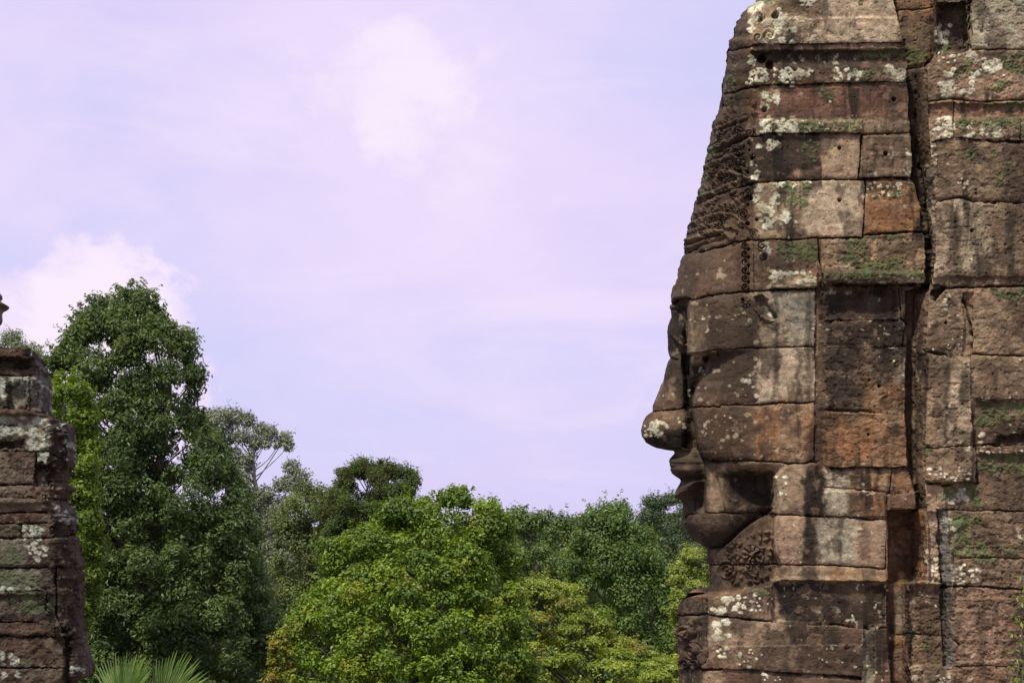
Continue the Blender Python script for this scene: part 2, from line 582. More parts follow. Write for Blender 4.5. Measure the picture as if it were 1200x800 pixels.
def main_depth(px, py):
    L = L_FN(py)
    d = np.maximum(px - L, 0)
    # crown and forehead: a rounded front
    Wd = pl([(-70, 26), (0, 26), (100, 32), (128, 40), (160, 56), (215, 76), (280, 84), (345, 76)])(py)
    p = pl([(-70, 2.8), (120, 2.5), (200, 2.1), (345, 2.0)])(py)
    hH = FULL * ell(d / Wd, p)
    # brow and eye socket
    nose = 0.15 * ell(d / 9)
    lid = 0.16 * np.exp(-(((py - 385) / 16) ** 2)) * np.exp(-(((px - 799) / 6) ** 2))
    sock = 0.16 + 0.10 * sstep(8, 22, d) + lid
    corner = 0.50 + 0.28 * ell((px - 805) / 60)
    hB = np.where(d < 8, nose, sock) * (1 - sstep(803, 808.5, px)) + corner * sstep(803, 808.5, px)
    hB = np.maximum(hB, nose * (d < 9))
    # nose and cheek
    c = CHEEK(py)
    wN = pl([(405, 12), (425, 17), (440, 23), (470, 36), (480, 40), (489, 50), (505, 53), (518, 46), (524, 34), (528, 16), (560, 16)])(py)
    bulb = 0.24 + 0.05 * np.exp(-((py - 504) / 14) ** 2)
    hn = bulb * ell(d / wN) - 0.10 * sstep(wN * 0.9, wN * 1.15, d)
    under = sstep(524, 530, py)
    hn = hn * (1 - under) + (0.22 * ell(d / 24)) * under
    hn = hn + 0.16 * sstep(806, 812, px) * (1 - sstep(440, 462, py))            # floor of the hollow under the eye
    hn = hn + 0.13 * np.exp(-((px - 813) / 7) ** 2 - ((py - 421) / 5.5) ** 2) + 0.12 * np.exp(-((px - 823) / 5) ** 2 - ((py - 421) / 5) ** 2)
    ck = 0.46 + 0.32 * ell((px - c) / 62)
    kc = sstep(c - 1.5, c + 2.0, px)
    hN = hn * (1 - kc) + ck * kc
    # mouth
    lip = 0.34 * ell(d / 30)
    corner_in = sstep(806, 824, px)
    y1 = 543 - 1.5 * sstep(790, 815, px); y2 = 562 - 3 * sstep(797, 826, px); y3 = 580 - 9 * sstep(792, 824, px)
    lipb = 0.09 * np.exp(-((py - (y1 + 9)) / 7) ** 2) + 0.11 * np.exp(-((py - (y3 - 8)) / 6.5) ** 2)
    lipb = lipb - 0.055 * np.exp(-((py - y2) / 2.2) ** 2) - 0.02 * np.exp(-((py - y1) / 1.8) ** 2) - 0.05 * sstep(y3 - 1, y3 + 6, py)
    lip = 0.40 * ell(d / 21)
    hm = lip + lipb * (1 - 0.6 * corner_in) * sstep(0, 5, d) - 0.05 * corner_in
    plate = 0.50 + 0.10 * sstep(827, 850, px)
    kp = sstep(824.5, 828, px)
    hM = hm * (1 - kp) + plate * kp
    holl = sstep(841, 868, px - 20 * np.clip((py - 545) / 50, 0, 1.2) + 4) * sstep(543, 556, py) * (1 - 0.85 * sstep(572, 603, py))
    hM = hM - 0.055 * holl
    edge = 908 + 5 * np.sin(py / 9.0) * np.exp(-((py - 568) / 18) ** 2) - 4 * np.exp(-((py - 572) / 10) ** 2) + 12 * (1 - sstep(543, 562, py)) - 3 * np.exp(-((py - 630) / 14) ** 2) + 5 * sstep(646, 658, py)
    kw = 1 + 1.6 * (py < 602)
    ke = sstep(edge - 3 * kw, edge + 2.5 * kw, px)
    hM = hM * (1 - ke) + FULL * ke
    kt = (1 - sstep(541, 566, py)) * sstep(826, 834, px)      # the cheek rolls over into the hollow below it
    hM = hM * (1 - kt) + np.maximum(hM, ck) * kt
    # chin, neck
    jaw = pl([(780, 612), (800, 625), (812, 634), (828, 643), (846, 642), (856, 634), (866, 624), (880, 613), (892, 605), (905, 597), (1200, 597)])(px)
    chin = 0.59 * ell(d / 52) * ell((jaw - py + 1.0) / 34, 2.2) ** 0.35
    neck = 0.58 * ell(d / 46, 2.2)
    kj = sstep(-1.5, 1.5, jaw - py)
    hC = chin * kj + neck * (1 - kj)
    hC = hC * (1 - ke) + FULL * ke
    # shoulder
    dS = px - np.minimum(L, 800)
    fr = 0.60 * np.clip((px - 794) / 29, 0, 1) ** 0.75
    sh = fr + 0.22 * ell((px - 822) / 26) * (px > 822)
    hS = sh
    # blend the zones down the height
    h = hH
    for hh_, y0, y1_ in ((hB, 347, 356), (hN, 408 + 4 * (px < 840), 416 + 4 * (px < 840)), (hM, 536, 541), (hC, 592, 606)):
        k = sstep(y0, y1_, py)
        h = h * (1 - k) + hh_ * k
    ledge = 700 - 12 * sstep(850, 905, px) - 8 * sstep(900, 912, px)
    k = sstep(ledge - 7, ledge, py)
    k = k * (0.35 + 0.65 * k)
    h = h * (1 - k) + hS * k
    # nothing lies nearer than the midline at the outline itself
    h = np.where(d <= 0.01, 0, h)
    return h

def build_main():
    R = 1222.0
    # columns: dense at the outline where the surface turns away
    s = [0.0]
    step = 0.10
    while s[-1] < 446 + 30:
        s.append(s[-1] + step)
        step = min(step * 1.06, 0.74)
    s = np.array(s); s = s / s[-1]
    r = [-70.0]
    while r[-1] < 870:
        y = r[-1]
        sl = abs(L_FN(y + 0.6) - L_FN(y)) / 0.6
        st = 2.0 if (y < -4 or y > 806) else 0.74 / min(3.0, max(1.0, sl * 0.8))
        r.append(y + st)
    rows = np.array(r)
    Lr = L_FN(rows)
    # small chips along the outline, more on the carved crown
    jit = np.zeros_like(rows)
    rr = np.random.default_rng(5)
    for fq, am in ((0.11, 0.7), (0.27, 0.5), (0.6, 0.35)):
        ph = rr.random(400)
        xq = rows * fq
        i0 = np.floor(xq).astype(int) % 399
        f = xq - np.floor(xq); f = f * f * (3 - 2 * f)
        jit += am * ((ph[i0] * (1 - f) + ph[i0 + 1] * f) * 2 - 1)
    rough = np.interp(rows, [-70, 335, 350, 690, 700, 870], [1.5, 1.3, 0.35, 0.35, 0.8, 0.8])
    Lr = Lr + jit * rough
    PX = Lr[:, None] + (R - Lr)[:, None] * s[None, :]
    PY = np.repeat(rows[:, None], len(s), 1)
    g = Relief(PX, PY)
    px, py = PX, PY
    h = main_depth(px, py)
    # --- courses and stones of the side, in metres towards the viewer
    FULLR = FULL + 0.10
    xg, xm, xe = XG(py), XM(py), XE(py)
    deep = pl([(-70, .14), (72, .14), (80, .145), (150, .19), (336, .20), (344, .17), (560, .17), (596, .14), (599, .27), (679, .27), (683, .15), (760, .15), (764, .12), (1000, .12)])(py)
    kg = sstep(xg - 1.2, xg + 1.2, px)
    fl = np.clip((px - xm) / np.maximum(xe - xm, 1), 0, 1)
    hr = (FULL - deep) * (1 - fl) + FULLR * fl
    h = h * (1 - kg) + hr * kg
    g.base(YMID - h)          # first pass gives the noise fields for warped edges

    def step(M, dh):
        nonlocal h
        h = h + M * dh
    Rr = g.rect
    # moulded bands of the crown courses
    step(g.poly([(884, 22), (1056, 20), (1062, 51), (880, 53)], 1.6, 0.8), 0.025)
    step(g.poly([(882, 61), (1063, 59), (1063, 76), (882, 77)], 3.5, 0.8), -0.045)
    step(g.poly([(882, 79), (1063, 77), (1065, 97), (880, 101)], 1.6, 1.2), 0.02)
    step(g.poly([(890, 141), (1010, 142), (1010, 157), (890, 157)], 1.4, 1.5), 0.03)
    step(Rr(1011, 159, 1069, 209, 1.2, 1.0), 0.022)
    step(Rr(1016, 213, 1080, 272, 1.4, 1.2), 0.012)
    step(g.poly([(965, 279), (1086, 276), (1087, 317), (966, 317)], 1.4, 1.0), -0.005)
    step(g.poly([(962, 319), (1088, 319), (1088, 334), (964, 334)], 1.3, 1.4), 0.085)
    step(g.poly([(905, 318), (958, 320), (958, 338), (903, 338)], 1.5, 1.5), 0.025)
    # ear slab stones
    step(Rr(956.5, 338, 966, 562, 2.2, 1.4), -0.03)
    step(g.poly([(968, 336), (1048, 336), (1050, 372), (966, 372)], 9, 2), -0.05)
    step(Rr(966, 376, 1052, 407, 2.0, 1.6), -0.025)
    step(Rr(967, 409, 1060, 482, 1.5, 1.6), -0.012)
    step(Rr(968, 484, 1064, 548, 1.2, 1.2), 0.035)
    step(Rr(1044, 577, 1075, 596, 1.2, 1.2), 0.10)
    step(Rr(966, 576, 1042, 606, 1.4, 1.0), 0.012)
    step(g.poly([(904, 684), (916, 680), (1038, 682), (1036, 730), (1024, 736), (905, 727)], 2.0, 1.2), -0.06)
    step(g.poly([(846, 757), (1012, 755), (1010, 793), (846, 785)], 1.2, 1.0), 0.022)
    step(Rr(1014, 735, 1024, 806, 2, 1.5), -0.04)
    # ear-top pocket beside the temple
    pk = g.poly([(884, 349), (893, 347), (899, 352), (902, 362), (909, 369), (911, 375), (903, 374), (893, 369), (887, 361)], 2.0, 0.6)
    step(pk, -0.05)
    rim = g.poly([(880, 349), (885, 364), (893, 374), (908, 381), (913, 379), (911, 374), (897, 369), (888, 360), (884, 349)], 1.5, 0.8)
    step(rim, 0.022)
    # right-hand wall
    kr = sstep(xe - 0.5, xe + 0.5, px)
    step(kr * Rr(1096, 4, 1131, 60, 2.0, 1.6), -0.14)
    step(kr * Rr(1130, -60, 1137, 57, 1.6, 1.0), -0.07)
    step(kr * g.poly([(1087, 122), (1230, 122), (1230, 136), (1087, 138)], 1.8, 1.6), -0.03)
    step(kr * Rr(1094, 140, 1230, 164, 1.6, 1.8), 0.015)
    step(kr * Rr(1092, 237, 1230, 325, 2.0, 1.5), 0.025)
    step(g.poly([(1088, 310), (1097, 312), (1101, 320), (1102, 334), (1090, 335)], 1.6, 1.0), 0.05)
    step(kr * g.poly([(1092, 337), (1108, 337), (1096, 352), (1090, 350)], 1.2, 0.8), -0.16)
    step(kr * Rr(1130, 345, 1139, 412, 1.6, 1.6), -0.03)
    step(kr * Rr(1083, 416, 1140, 565, 1.4, 1.2), 0.05)
    step(kr * g.poly([(1141, 470), (1230, 470), (1230, 700), (1120, 700), (1106, 566), (1146, 566)], 1.4, 1.4), -0.05)
    step(kr * Rr(1146, 522, 1230, 532, 1.4, 1.2), 0.04)
    step(kr * Rr(1170, 511, 1200, 520, 2, 2), -0.06)
    step(g.poly([(1087, 600), (1099, 600), (1103, 660), (1104, 682), (1090, 682)], 1.2, 0.8), -0.05)
    ribm = g.poly([(1098, 597), (1111, 597), (1119, 781), (1106, 781)], 1.0, 0.8)
    xl = 1098 + (py - 597) * 8 / 184
    h = h - ribm * (0.07 * np.clip(1 - (px - xl) / 13, 0, 1))
    step(kr * g.poly([(1064, 684), (1105, 684), (1108, 780), (1066, 780)], 1.6, 1.6), -0.05)
    step(kr * Rr(1066, 779, 1118, 860, 1.4, 1.2), 0.02)
    # whole wall leans a little so that no course is perfectly flat
    g.base(YMID - h)
    P = g.P

    # --- carving heights along the normal
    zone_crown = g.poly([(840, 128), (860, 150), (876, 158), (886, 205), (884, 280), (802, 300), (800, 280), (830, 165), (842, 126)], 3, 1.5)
    zone_front = g.poly([(845, -70), (877, -70), (877, 104), (872, 160), (800, 300), (800, 240)], 3, 1.0)
    g.hgt += 0.004 * zone_front * np.sin(py / 2.4 + 1.2 * g.w1)
    rg = np.random.default_rng(3)
    for _ in range(130):
        y = rg.uniform(122, 283)
        l_ = L_FN(y)
        x = rg.uniform(l_ + 4, min(l_ + 62, 884))
        k = rg.random()
        if k < 0.4:
            g.leaf(x, y, rg.uniform(4, 8), rg.uniform(1.4, 2.6), rg.uniform(0, 3.14), 0.034)
        elif k < 0.75:
            g.spiral(x, y, rg.uniform(4, 7), 0.014, 1.8, rg.choice([-1, 1]))
        else:
            g.leaf(x, y, rg.uniform(3, 6), rg.uniform(1.2, 2), rg.uniform(1.2, 1.9), 0.036)
    for _ in range(60):                                  # deeper cut hollows between the leaves
        y = rg.uniform(165, 282)
        l_ = L_FN(y)
        g.hole(rg.uniform(l_ + 8, min(l_ + 66, 882)), y, rg.uniform(0.9, 2.0), 0.035)
    orn = sstep(1, 12, px - L_FN(py)) * 0.45 + 0.30
    g.hgt = np.where((py > 105) & (py < 300) & (px < 886), np.clip(g.hgt, -0.05, 0.04) * orn, g.hgt)
    for (x, y, r_) in ((871, 251, 7.5), (866, 181, 7), (858, 246, 6), (884, 273, 6), (846, 262, 6), (876, 228, 6), (868, 188, 6)):
        g.hgt[g.window(y - r_, y + r_)] *= 1.0
        g.spiral(x, y, r_, 0.016, 2.4, 1)
    for k in range(7):
        g.rosette(822 + 7 * k, 262 - 2.6 * k, 4.2, 0.02, 6)
    # bands that follow the curve of the head
    for pts in ([(803, 291), (824, 283), (846, 277)], [(805, 283), (826, 276), (846, 270)], [(807, 272), (826, 265), (843, 261)], [(810, 262), (828, 255), (845, 250)],
                [(818, 232), (836, 224), (862, 214)], [(826, 196), (845, 187), (870, 178)], [(831, 176), (846, 169), (872, 157)], [(838, 152), (852, 146), (874, 138)]):
        D = g.line_dist(pts, 7, 0.4)
        g.hgt += 0.011 * np.exp(-(D / 1.6) ** 2) - 0.010 * np.exp(-((D - 3.4) / 1.2) ** 2)
    for k in range(11):
        g.rosette(826 + 4.6 * k, 205 - 2.0 * k, 2.6, 0.022, 5)
    # frame arch on the crown
    D = g.line_dist([(838, 215), (843, 205), (852, 200), (866, 205), (886, 213)], 8, 0.4)
    g.hgt += 0.03 * np.exp(-(D / 2.2) ** 2)
    D = g.line_dist([(806, 283), (822, 273), (838, 270), (852, 275), (860, 284)], 8, 0.4)
    g.hgt += 0.03 * np.exp(-(D / 2.4) ** 2)
    D = g.line_dist([(838, 252), (850, 250), (862, 253), (880, 268)], 8, 0.4)
    g.hgt += 0.02 * np.exp(-(D / 1.8) ** 2)
    for k in range(6):                                   # strip of scrolls at the temple
        g.spiral(873, 288 + 9.6 * k, 5.0, 0.020, 1.6, 1)
        g.hole(877.5, 292 + 9.6 * k, 1.6, 0.05)
    D = g.line_dist([(881, 282), (882, 340)], 8, 0.5)
    g.hgt += 0.02 * np.exp(-(D / 1.6) ** 2)
    g.spiral(893, 288, 7, 0.016, 1.7, -1)
    g.hole(895, 301, 4.5, 0.05)
    g.rosette(874, 355, 6, 0.03, 7)
    g.hole(871, 351, 2.2, 0.05)
    # scroll ends on the upper courses
    for (x, y, r_) in ((890, 20, 7.5), (908, 18, 5), (902, 42, 10), (888, 44, 6)):
        g.spiral(x, y, r_, 0.016, 1.6, 1)
    for (x, y, r_) in ((909, 17, 4.0), (892, 22, 2.4), (893, 69, 5.0), (902, 76, 4.6), (896, 128, 3.4), (882, 100, 2.6), (880, 232, 2.5), (887, 257, 2.0), (876, 262, 2.6), (882, 185, 2.3)):
        g.hole(x, y, r_, 0.07)
    # collar: rosette and scrolls on the neck
    g.rosette(881, 650, 12, 0.045, 9)
    g.rosette(881, 650, 6, 0.02, 6)
    g.spiral(852, 668, 13, 0.018, 2.6, 1)
    g.spiral(878, 664, 7, 0.014, 2.4, -1)
    for _ in range(60):
        x = rg.uniform(850, 905); y = rg.uniform(622, 684)
        if y > 641 - (x - 850) * 0.7:
            g.leaf(x, y, rg.uniform(2.5, 5), rg.uniform(1.2, 2.2), rg.uniform(0, 3.14), 0.024)
    for k in range(8):
        g.hole(872 + 8 * math.cos(k), 628 + k * 3.2, 1.0, 0.02)
    D = g.line_dist([(852, 643), (880, 655), (908, 662)], 6, 0.4)
    g.hgt += 0.012 * np.exp(-(D / 1.4) ** 2)
    # scroll carving on the shoulder front
    for (x, y, r_) in ((806, 742, 12), (812, 762, 11), (804, 778, 8), (816, 778, 7)):
        g.spiral(x, y, r_, 0.03, 1.8, 1)
    for k in range(16):
        g.leaf(rg.uniform(798, 822), rg.uniform(722, 742), rg.uniform(4, 7), 1.3, 1.5 + rg.uniform(-.3, .3), 0.03)
    D = g.line_dist([(797, 742), (806, 744), (814, 752), (820, 768), (826, 782)], 8, 0.4)
    g.hgt += 0.035 * np.exp(-(D / 2.0) ** 2)
    # eyelid, lip and nostril lines
    for pts, w_, dp in (([(790, 362), (799, 366), (804, 374)], 1.4, -0.02), ([(788, 392), (796, 400), (804, 404)], 1.4, 0.02),
                        ([(784, 548), (800, 543.5), (815, 542.5), (826, 541)], 1.1, -0.018), ([(797, 562), (812, 561), (826, 560)], 1.3, -0.02),
                        ([(791, 582), (800, 575), (812, 572), (823, 571)], 1.0, 0.014), ([(841, 562), (845, 580), (851, 599)], 0.9, -0.02),
                        ([(815, 585), (814.5, 600)], 0.7, -0.02), ([(800, 606), (804, 610), (803, 622)], 0.7, -0.02)):
        D = g.line_dist(pts, 6, 0.5)
        g.hgt += dp * np.exp(-(D / w_) ** 2)

    J = g.joint
    # courses across the crown and face
    J([(853, 60), (866, 57), (880, 53.5), (908, 52), (957, 52.5), (1000, 51), (1061, 51)], 1.0)
    J([(849, 110), (862, 107), (877, 103), (898, 101), (949, 100), (1000, 98), (1063, 96)], 1.0)
    J([(834, 181), (847, 175.5), (861, 168), (873.5, 161.5), (898, 157), (975, 157), (1010, 157), (1068, 155)], 1.2, 0.05)
    J([(1009, 158), (1008, 184), (1007, 210)], 1.2, 0.05)
    J([(816, 239), (835, 230), (861, 220), (887.5, 213), (922, 211), (1000, 210), (1071, 209.6)], 1.1, 0.05)
    J([(1014, 211), (1013, 245), (1012, 278)], 1.1, 0.05)
    J([(802, 298), (817, 291)], 0.9); J([(818, 296), (848, 287), (876, 281), (925, 280), (950, 279), (1013, 278)], 1.2, 0.05)
    J([(1014, 274), (1085, 272)], 1.0)
    J([(959, 281), (962, 310), (963, 338)], 1.3, 0.06)
    J([(785, 356), (802.5, 351), (829, 346), (869, 341.5), (907, 340.5), (958, 339)], 1.1, 0.05)
    J([(964, 335), (1010, 336), (1087, 335)], 1.0, 0.05)
    J([(783, 420), (795, 421)], 0.7, 0.03)
    J([(806.5, 418), (819, 416), (838, 410), (897.5, 407), (940, 406.6), (957, 406)], 1.0)
    J([(762, 481.5), (785, 479.5), (808, 477.5)], 0.9); J([(810, 476.5), (842, 477), (843, 474), (852, 474), (915, 472.5), (956, 471)], 1.0)
    J([(834, 541), (862, 540), (906, 541), (940, 543), (957, 541)], 1.3, 0.05)
    J([(801, 607), (806, 602), (815, 600), (848, 600), (880, 602), (908, 603), (940, 604), (961, 605), (1010, 608), (1040, 609)], 0.95)
    J([(832, 662), (892, 661), (980, 662.6), (1039, 666)], 0.9, 0.035)
    J([(796, 721), (825, 720), (850, 723), (892, 726.5), (923, 730), (980, 730), (1026, 737)], 1.2, 0.05)
    J([(820, 784), (867, 785), (929, 789.5), (980, 792), (1010, 794)], 1.3, 0.06)
    J([(827, 702), (826, 722), (829, 766), (822, 786)], 0.8, 0.03)
    # ear slab
    J([(967, 375.5), (1010, 375), (1052, 375.5)], 1.0); J([(967, 407.5), (1061, 406.6)], 1.0)
    J([(1052, 338), (1055, 372), (1064, 378), (1058, 406)], 0.9)
    J([(966, 480), (1010, 481), (1059, 485)], 1.2, 0.05); J([(968, 549), (1064, 549)], 1.1, 0.05)
    J([(966, 571), (1010, 574), (1045, 576), (1066, 576)], 0.7, 0.03)
    J([(1045, 550), (1044, 576)], 0.6, 0.03)
    J([(1041, 577), (1040, 610), (1039, 665)], 0.9)
    J([(957, 340), (957, 406), (956, 472), (956, 541)], 0.7, 0.03)
    J([(1039, 666), (1040, 735), (1026, 737)], 0.9, 0.04)
    # the deep vertical gap and the right-hand wall
    J([(1049, -60), (1049, 0), (1054, 21), (1061, 45), (1065, 77), (1067, 140), (1069, 165), (1071, 209), (1075, 217), (1081, 252), (1083, 270), (1086, 278), (1087, 335)], 1.6, 0.07, 0.6)
    J([(1050, 11), (1075, 11), (1092, 8)], 0.9)
    J([(1065, 80), (1083, 77), (1096, 62)], 1.1); J([(1098, 5), (1133, 5), (1137, 0)], 1.2)
    J([(1137, 57), (1170, 58), (1222, 59)], 0.9); J([(1137, -60), (1134, 57)], 0.9)
    J([(1096, 62), (1120, 62), (1135, 58)], 1.0)
    J([(1087, 118), (1122, 115), (1150, 119), (1200, 116), (1222, 116)], 1.2, 0.05)
    J([(1092, 166), (1122, 162), (1175, 166), (1222, 166)], 1.1); J([(1118, 120), (1119, 164)], 0.7, 0.025)
    J([(1196, 140), (1197, 166)], 0.8)
    J([(1096, 236), (1126, 231), (1140, 235), (1200, 236), (1222, 236)], 1.2, 0.05)
    J([(1088, 336), (1110, 337), (1160, 336), (1222, 334)], 1.6, 0.06)
    J([(1081, 410), (1112, 415), (1167, 415), (1222, 417)], 1.1)
    J([(1130, 345), (1137, 380), (1140, 410), (1139, 460), (1141, 490), (1145, 540), (1147, 566)], 1.3, 0.05)
    J([(1082, 525), (1110, 524), (1140, 521)], 0.8, 0.03); J([(1083, 567), (1110, 568), (1147, 565)], 1.2, 0.05)
    J([(1142, 468), (1200, 469), (1222, 469)], 1.0); J([(1145, 521), (1200, 520), (1222, 520)], 1.0)
    J([(1105, 598), (1150, 598), (1200, 599), (1222, 600)], 0.9, 0.035)
    J([(1122, 653), (1170, 653), (1222, 655)], 0.8, 0.03)
    J([(1102, 687), (1129, 686), (1180, 689), (1222, 693)], 1.2, 0.05)
    J([(1119, 750), (1126, 756)], 1.0); J([(1118, 781), (1160, 780), (1222, 782)], 0.6, 0.02)
    J([(1064, 683), (1064, 742), (1062, 800)], 0.7, 0.03); J([(1064, 742), (1105, 745)], 0.6, 0.02)
    J([(1052, 744), (1080, 742)], 0.7, 0.02)
    J([(XE(y) - 1.5, y) for y in range(84, 336, 14)], 1.1, 0.05); J([(XE(y) - 1.0, y) for y in range(346, 596, 14)], 1.1, 0.06)
    J([(XM(y), y) for y in range(90, 330, 14)], 0.8, 0.03); J([(XM(y) + 4, y) for y in range(350, 590, 14)], 0.8, 0.03)
    # drill holes
    for (x, y, r_) in ((1047.5, 116.5, 2.5), (984, 173, 2.3), (1038, 180, 2.6), (984, 234, 2.5), (1139, 270, 2.0), (1109, 378, 2.0), (1031, 452, 2.2), (1019, 445, 1.4),
                       (1018, 509, 1.6), (993, 758, 3.2), (1144, 222, 1.2), (1144, 226, 1.2), (1074, 622, 1.0), (1078, 636, 1.2), (1068, 634, 1.0), (1140, 375, 1.4)):
        g.hole(x, y, r_, 0.09)
    # broken and pitted surface everywhere; rough fracture in the unfinished stones
    rghA = 0.35 + 0.9 * g.poly([(1060, 600), (1230, 600), (1230, 870), (1060, 870)], 6, 3) + 0.5 * g.rect(962, 278, 1090, 560, 6, 3) + 0.5 * g.rect(1084, -70, 1230, 600, 5, 2)
    rghA *= 1 - 0.55 * g.poly([(745, 345), (850, 345), (850, 645), (745, 645)], 6, 2)
    n8 = fbm(P, 6.0, 3, 31)
    n20 = fbm(P, 24.0, 3, 41)
    n60 = fbm(P, 75.0, 2, 51)
    g.hgt += rghA * (0.016 * n8 + 0.008 * n20 + 0.004 * n60)
    flk = fbm(P * np.array([1, 1, 1.5]), 5.5, 4, 65)
    flk2 = fbm(P * np.array([1, 1, 2.2]), 9.0, 4, 67)
    flake = sstep(0.10, 0.14, flk) + 0.8 * sstep(0.16, 0.20, flk2)
    g.hgt -= (0.0015 + 0.0042 * np.clip(rghA, 0, 1.2)) * flake
    Pz = P * np.array([1, 1, 3.0])
    bed = fbm(Pz, 14.0, 3, 61)
    g.hgt += rghA * 0.004 * bed
    pits = sstep(0.38, 0.6, fbm(P, 30.0, 2, 71))
    g.hgt -= (0.004 + 0.010 * rghA) * pits * 0.8

    # --- colour of the stone itself, its stains, lichen and moss, with some light and shade painted in
    big = fbm(P, 1.6, 3, 81); mid = fbm(P, 7.0, 4, 91); fin = fbm(P, 32.0, 3, 101)
    g.col[:] = np.array(BROWN)
    pnt = g.paint
    def rc(x0, y0, x1, y1, c_, k=1.0, soft=2.5, warp=2.5):
        pnt(g.rect(x0, y0, x1, y1, soft, warp), c_, k)
    def pp(pts, c_, k=1.0, soft=3, warp=3.5):
        pnt(g.poly(pts, soft, warp), c_, k)
    # crown courses
    rc(879, -70, 1060, 52, TAN); rc(960, -70, 1052, 50, PALE, .6, 8, 6); rc(910, -70, 962, 17, BROWN, .9, 4, 4)
    rc(990, 30, 1060, 50, PALE, .6, 5, 5)
    rc(879, 53, 1064, 59, PINK, .7, 1.5, 2); rc(879, 59, 1064, 77, DKBR, .95, 3, 2); rc(879, 77, 1064, 99, BROWN, 1, 3, 3); rc(960, 85, 1060, 98, TAN, .6, 4, 4)  # ledge top painted paler as if lit, concave band below darkened
    rc(882, 101, 1066, 141, REDBR); rc(885, 140, 1066, 157, TAN, .9); rc(1010, 130, 1060, 142, TAN, .45, 5, 5)
    rc(884, 158, 966, 211, DKBR, .9, 3, 4); rc(962, 158, 1008, 211, TAN, 1, 3, 4); rc(930, 198, 1006, 210, PINK, .8, 4, 5); rc(1010, 158, 1070, 210, TAN, .8); rc(1010, 158, 1070, 210, REDBR, .35)
    rc(884, 212, 1013, 279, TAN); rc(938, 213, 1012, 276, PALE, .8, 6, 7); rc(915, 245, 945, 278, DKBR, .7, 5, 6)
    rc(1014, 212, 1082, 274, ORANGE, .8); rc(1014, 212, 1082, 222, DKBR, .5, 3, 3); rc(1030, 242, 1065, 250, DKBR, .35, 3, 3)
    rc(963, 279, 1088, 318, TAN); rc(1000, 284, 1086, 312, ORANGE, .45, 8, 8); pp([(1045, 296), (1066, 283), (1070, 288), (1058, 298)], BLACK, .6)
    rc(963, 318, 1088, 336, DKBR, .8); rc(880, 280, 960, 338, BROWN, .8); rc(905, 322, 958, 338, TAN, .8)
    # forehead, temple, cheeks
    pp([(780, 300), (878, 282), (878, 342), (780, 356)], REDBR, .75, 4, 4); pp([(780, 300), (820, 290), (815, 350), (780, 356)], DKBR, .6, 5, 5)
    pp([(812, 343), (870, 340), (900, 405), (812, 410)], DKBR, .7, 6, 8); rc(895, 340, 958, 407, GREY, .85, 8, 9); rc(918, 345, 945, 375, SLATE, .5, 8, 8); rc(890, 375, 925, 407, TAN, .6, 7, 8)
    pp([(806, 364), (830, 362), (828, 408), (806, 416)], TAN, .65, 4, 5)
    pp([(784, 352), (806, 358), (806, 410), (818, 440), (812, 476), (800, 474), (795, 420), (780, 410)], BLACK, .96, 3, 2)  # shade of brow and nose painted into the eye socket
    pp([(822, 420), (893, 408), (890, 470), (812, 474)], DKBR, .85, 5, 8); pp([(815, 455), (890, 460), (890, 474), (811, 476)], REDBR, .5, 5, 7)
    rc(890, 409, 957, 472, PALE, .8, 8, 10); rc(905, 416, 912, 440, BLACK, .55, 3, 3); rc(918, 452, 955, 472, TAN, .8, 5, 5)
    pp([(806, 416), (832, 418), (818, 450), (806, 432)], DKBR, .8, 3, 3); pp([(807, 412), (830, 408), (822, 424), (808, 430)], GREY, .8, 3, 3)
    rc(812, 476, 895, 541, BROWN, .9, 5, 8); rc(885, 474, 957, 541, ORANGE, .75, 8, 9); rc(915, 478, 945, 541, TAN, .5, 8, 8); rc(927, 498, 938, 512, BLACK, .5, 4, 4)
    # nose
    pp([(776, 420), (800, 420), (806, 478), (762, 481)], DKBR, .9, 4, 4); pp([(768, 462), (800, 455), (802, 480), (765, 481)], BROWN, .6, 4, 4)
    pp([(788, 420), (812, 430), (812, 520), (800, 528), (796, 470)], BLACK, .85, 5, 3)  # shadowed inner side of the nose, painted black beside the cheek
    pp([(750, 482), (806, 480), (806, 500), (752, 500)], BROWN, .8, 3, 3); pp([(752, 512), (770, 506), (806, 500), (806, 530), (755, 530)], BLACK, .85, 4, 3)  # black patch paints the shade beneath the nose tip
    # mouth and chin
    pp([(780, 528), (830, 526), (834, 545), (826, 600), (796, 606)], DKBR, .9, 4, 3); pp([(812, 543), (830, 536), (830, 600), (818, 600)], BLACK, .55, 6, 3)  # black patch right of the lips paints their shadow
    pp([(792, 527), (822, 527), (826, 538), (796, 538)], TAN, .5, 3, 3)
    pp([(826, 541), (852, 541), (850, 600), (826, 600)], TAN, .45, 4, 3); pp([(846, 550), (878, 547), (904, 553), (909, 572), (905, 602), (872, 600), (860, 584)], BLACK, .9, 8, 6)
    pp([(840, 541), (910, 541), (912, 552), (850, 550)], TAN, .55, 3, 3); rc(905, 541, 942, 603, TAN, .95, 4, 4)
    pp([(798, 600), (890, 602), (860, 640), (812, 640)], DKBR, .85, 3, 3); pp([(802, 618), (860, 622), (858, 645), (820, 645)], BLACK, .6, 4, 3)  # black pass puts shade into the underside of the chin
    pp([(826, 642), (850, 640), (850, 692), (828, 692)], DKBR, .9, 4, 3); pp([(848, 645), (908, 603), (912, 690), (842, 692)], BROWN, .85, 3, 3); rc(862, 640, 908, 662, TAN, .4, 5, 5)
    rc(908, 604, 946, 662, PINK, .85, 3, 4)
    # ear slab
    rc(956, 338, 967, 562, BROWN, .8, 2, 2); rc(950, 470, 966, 560, DKBR, .6, 4, 4)
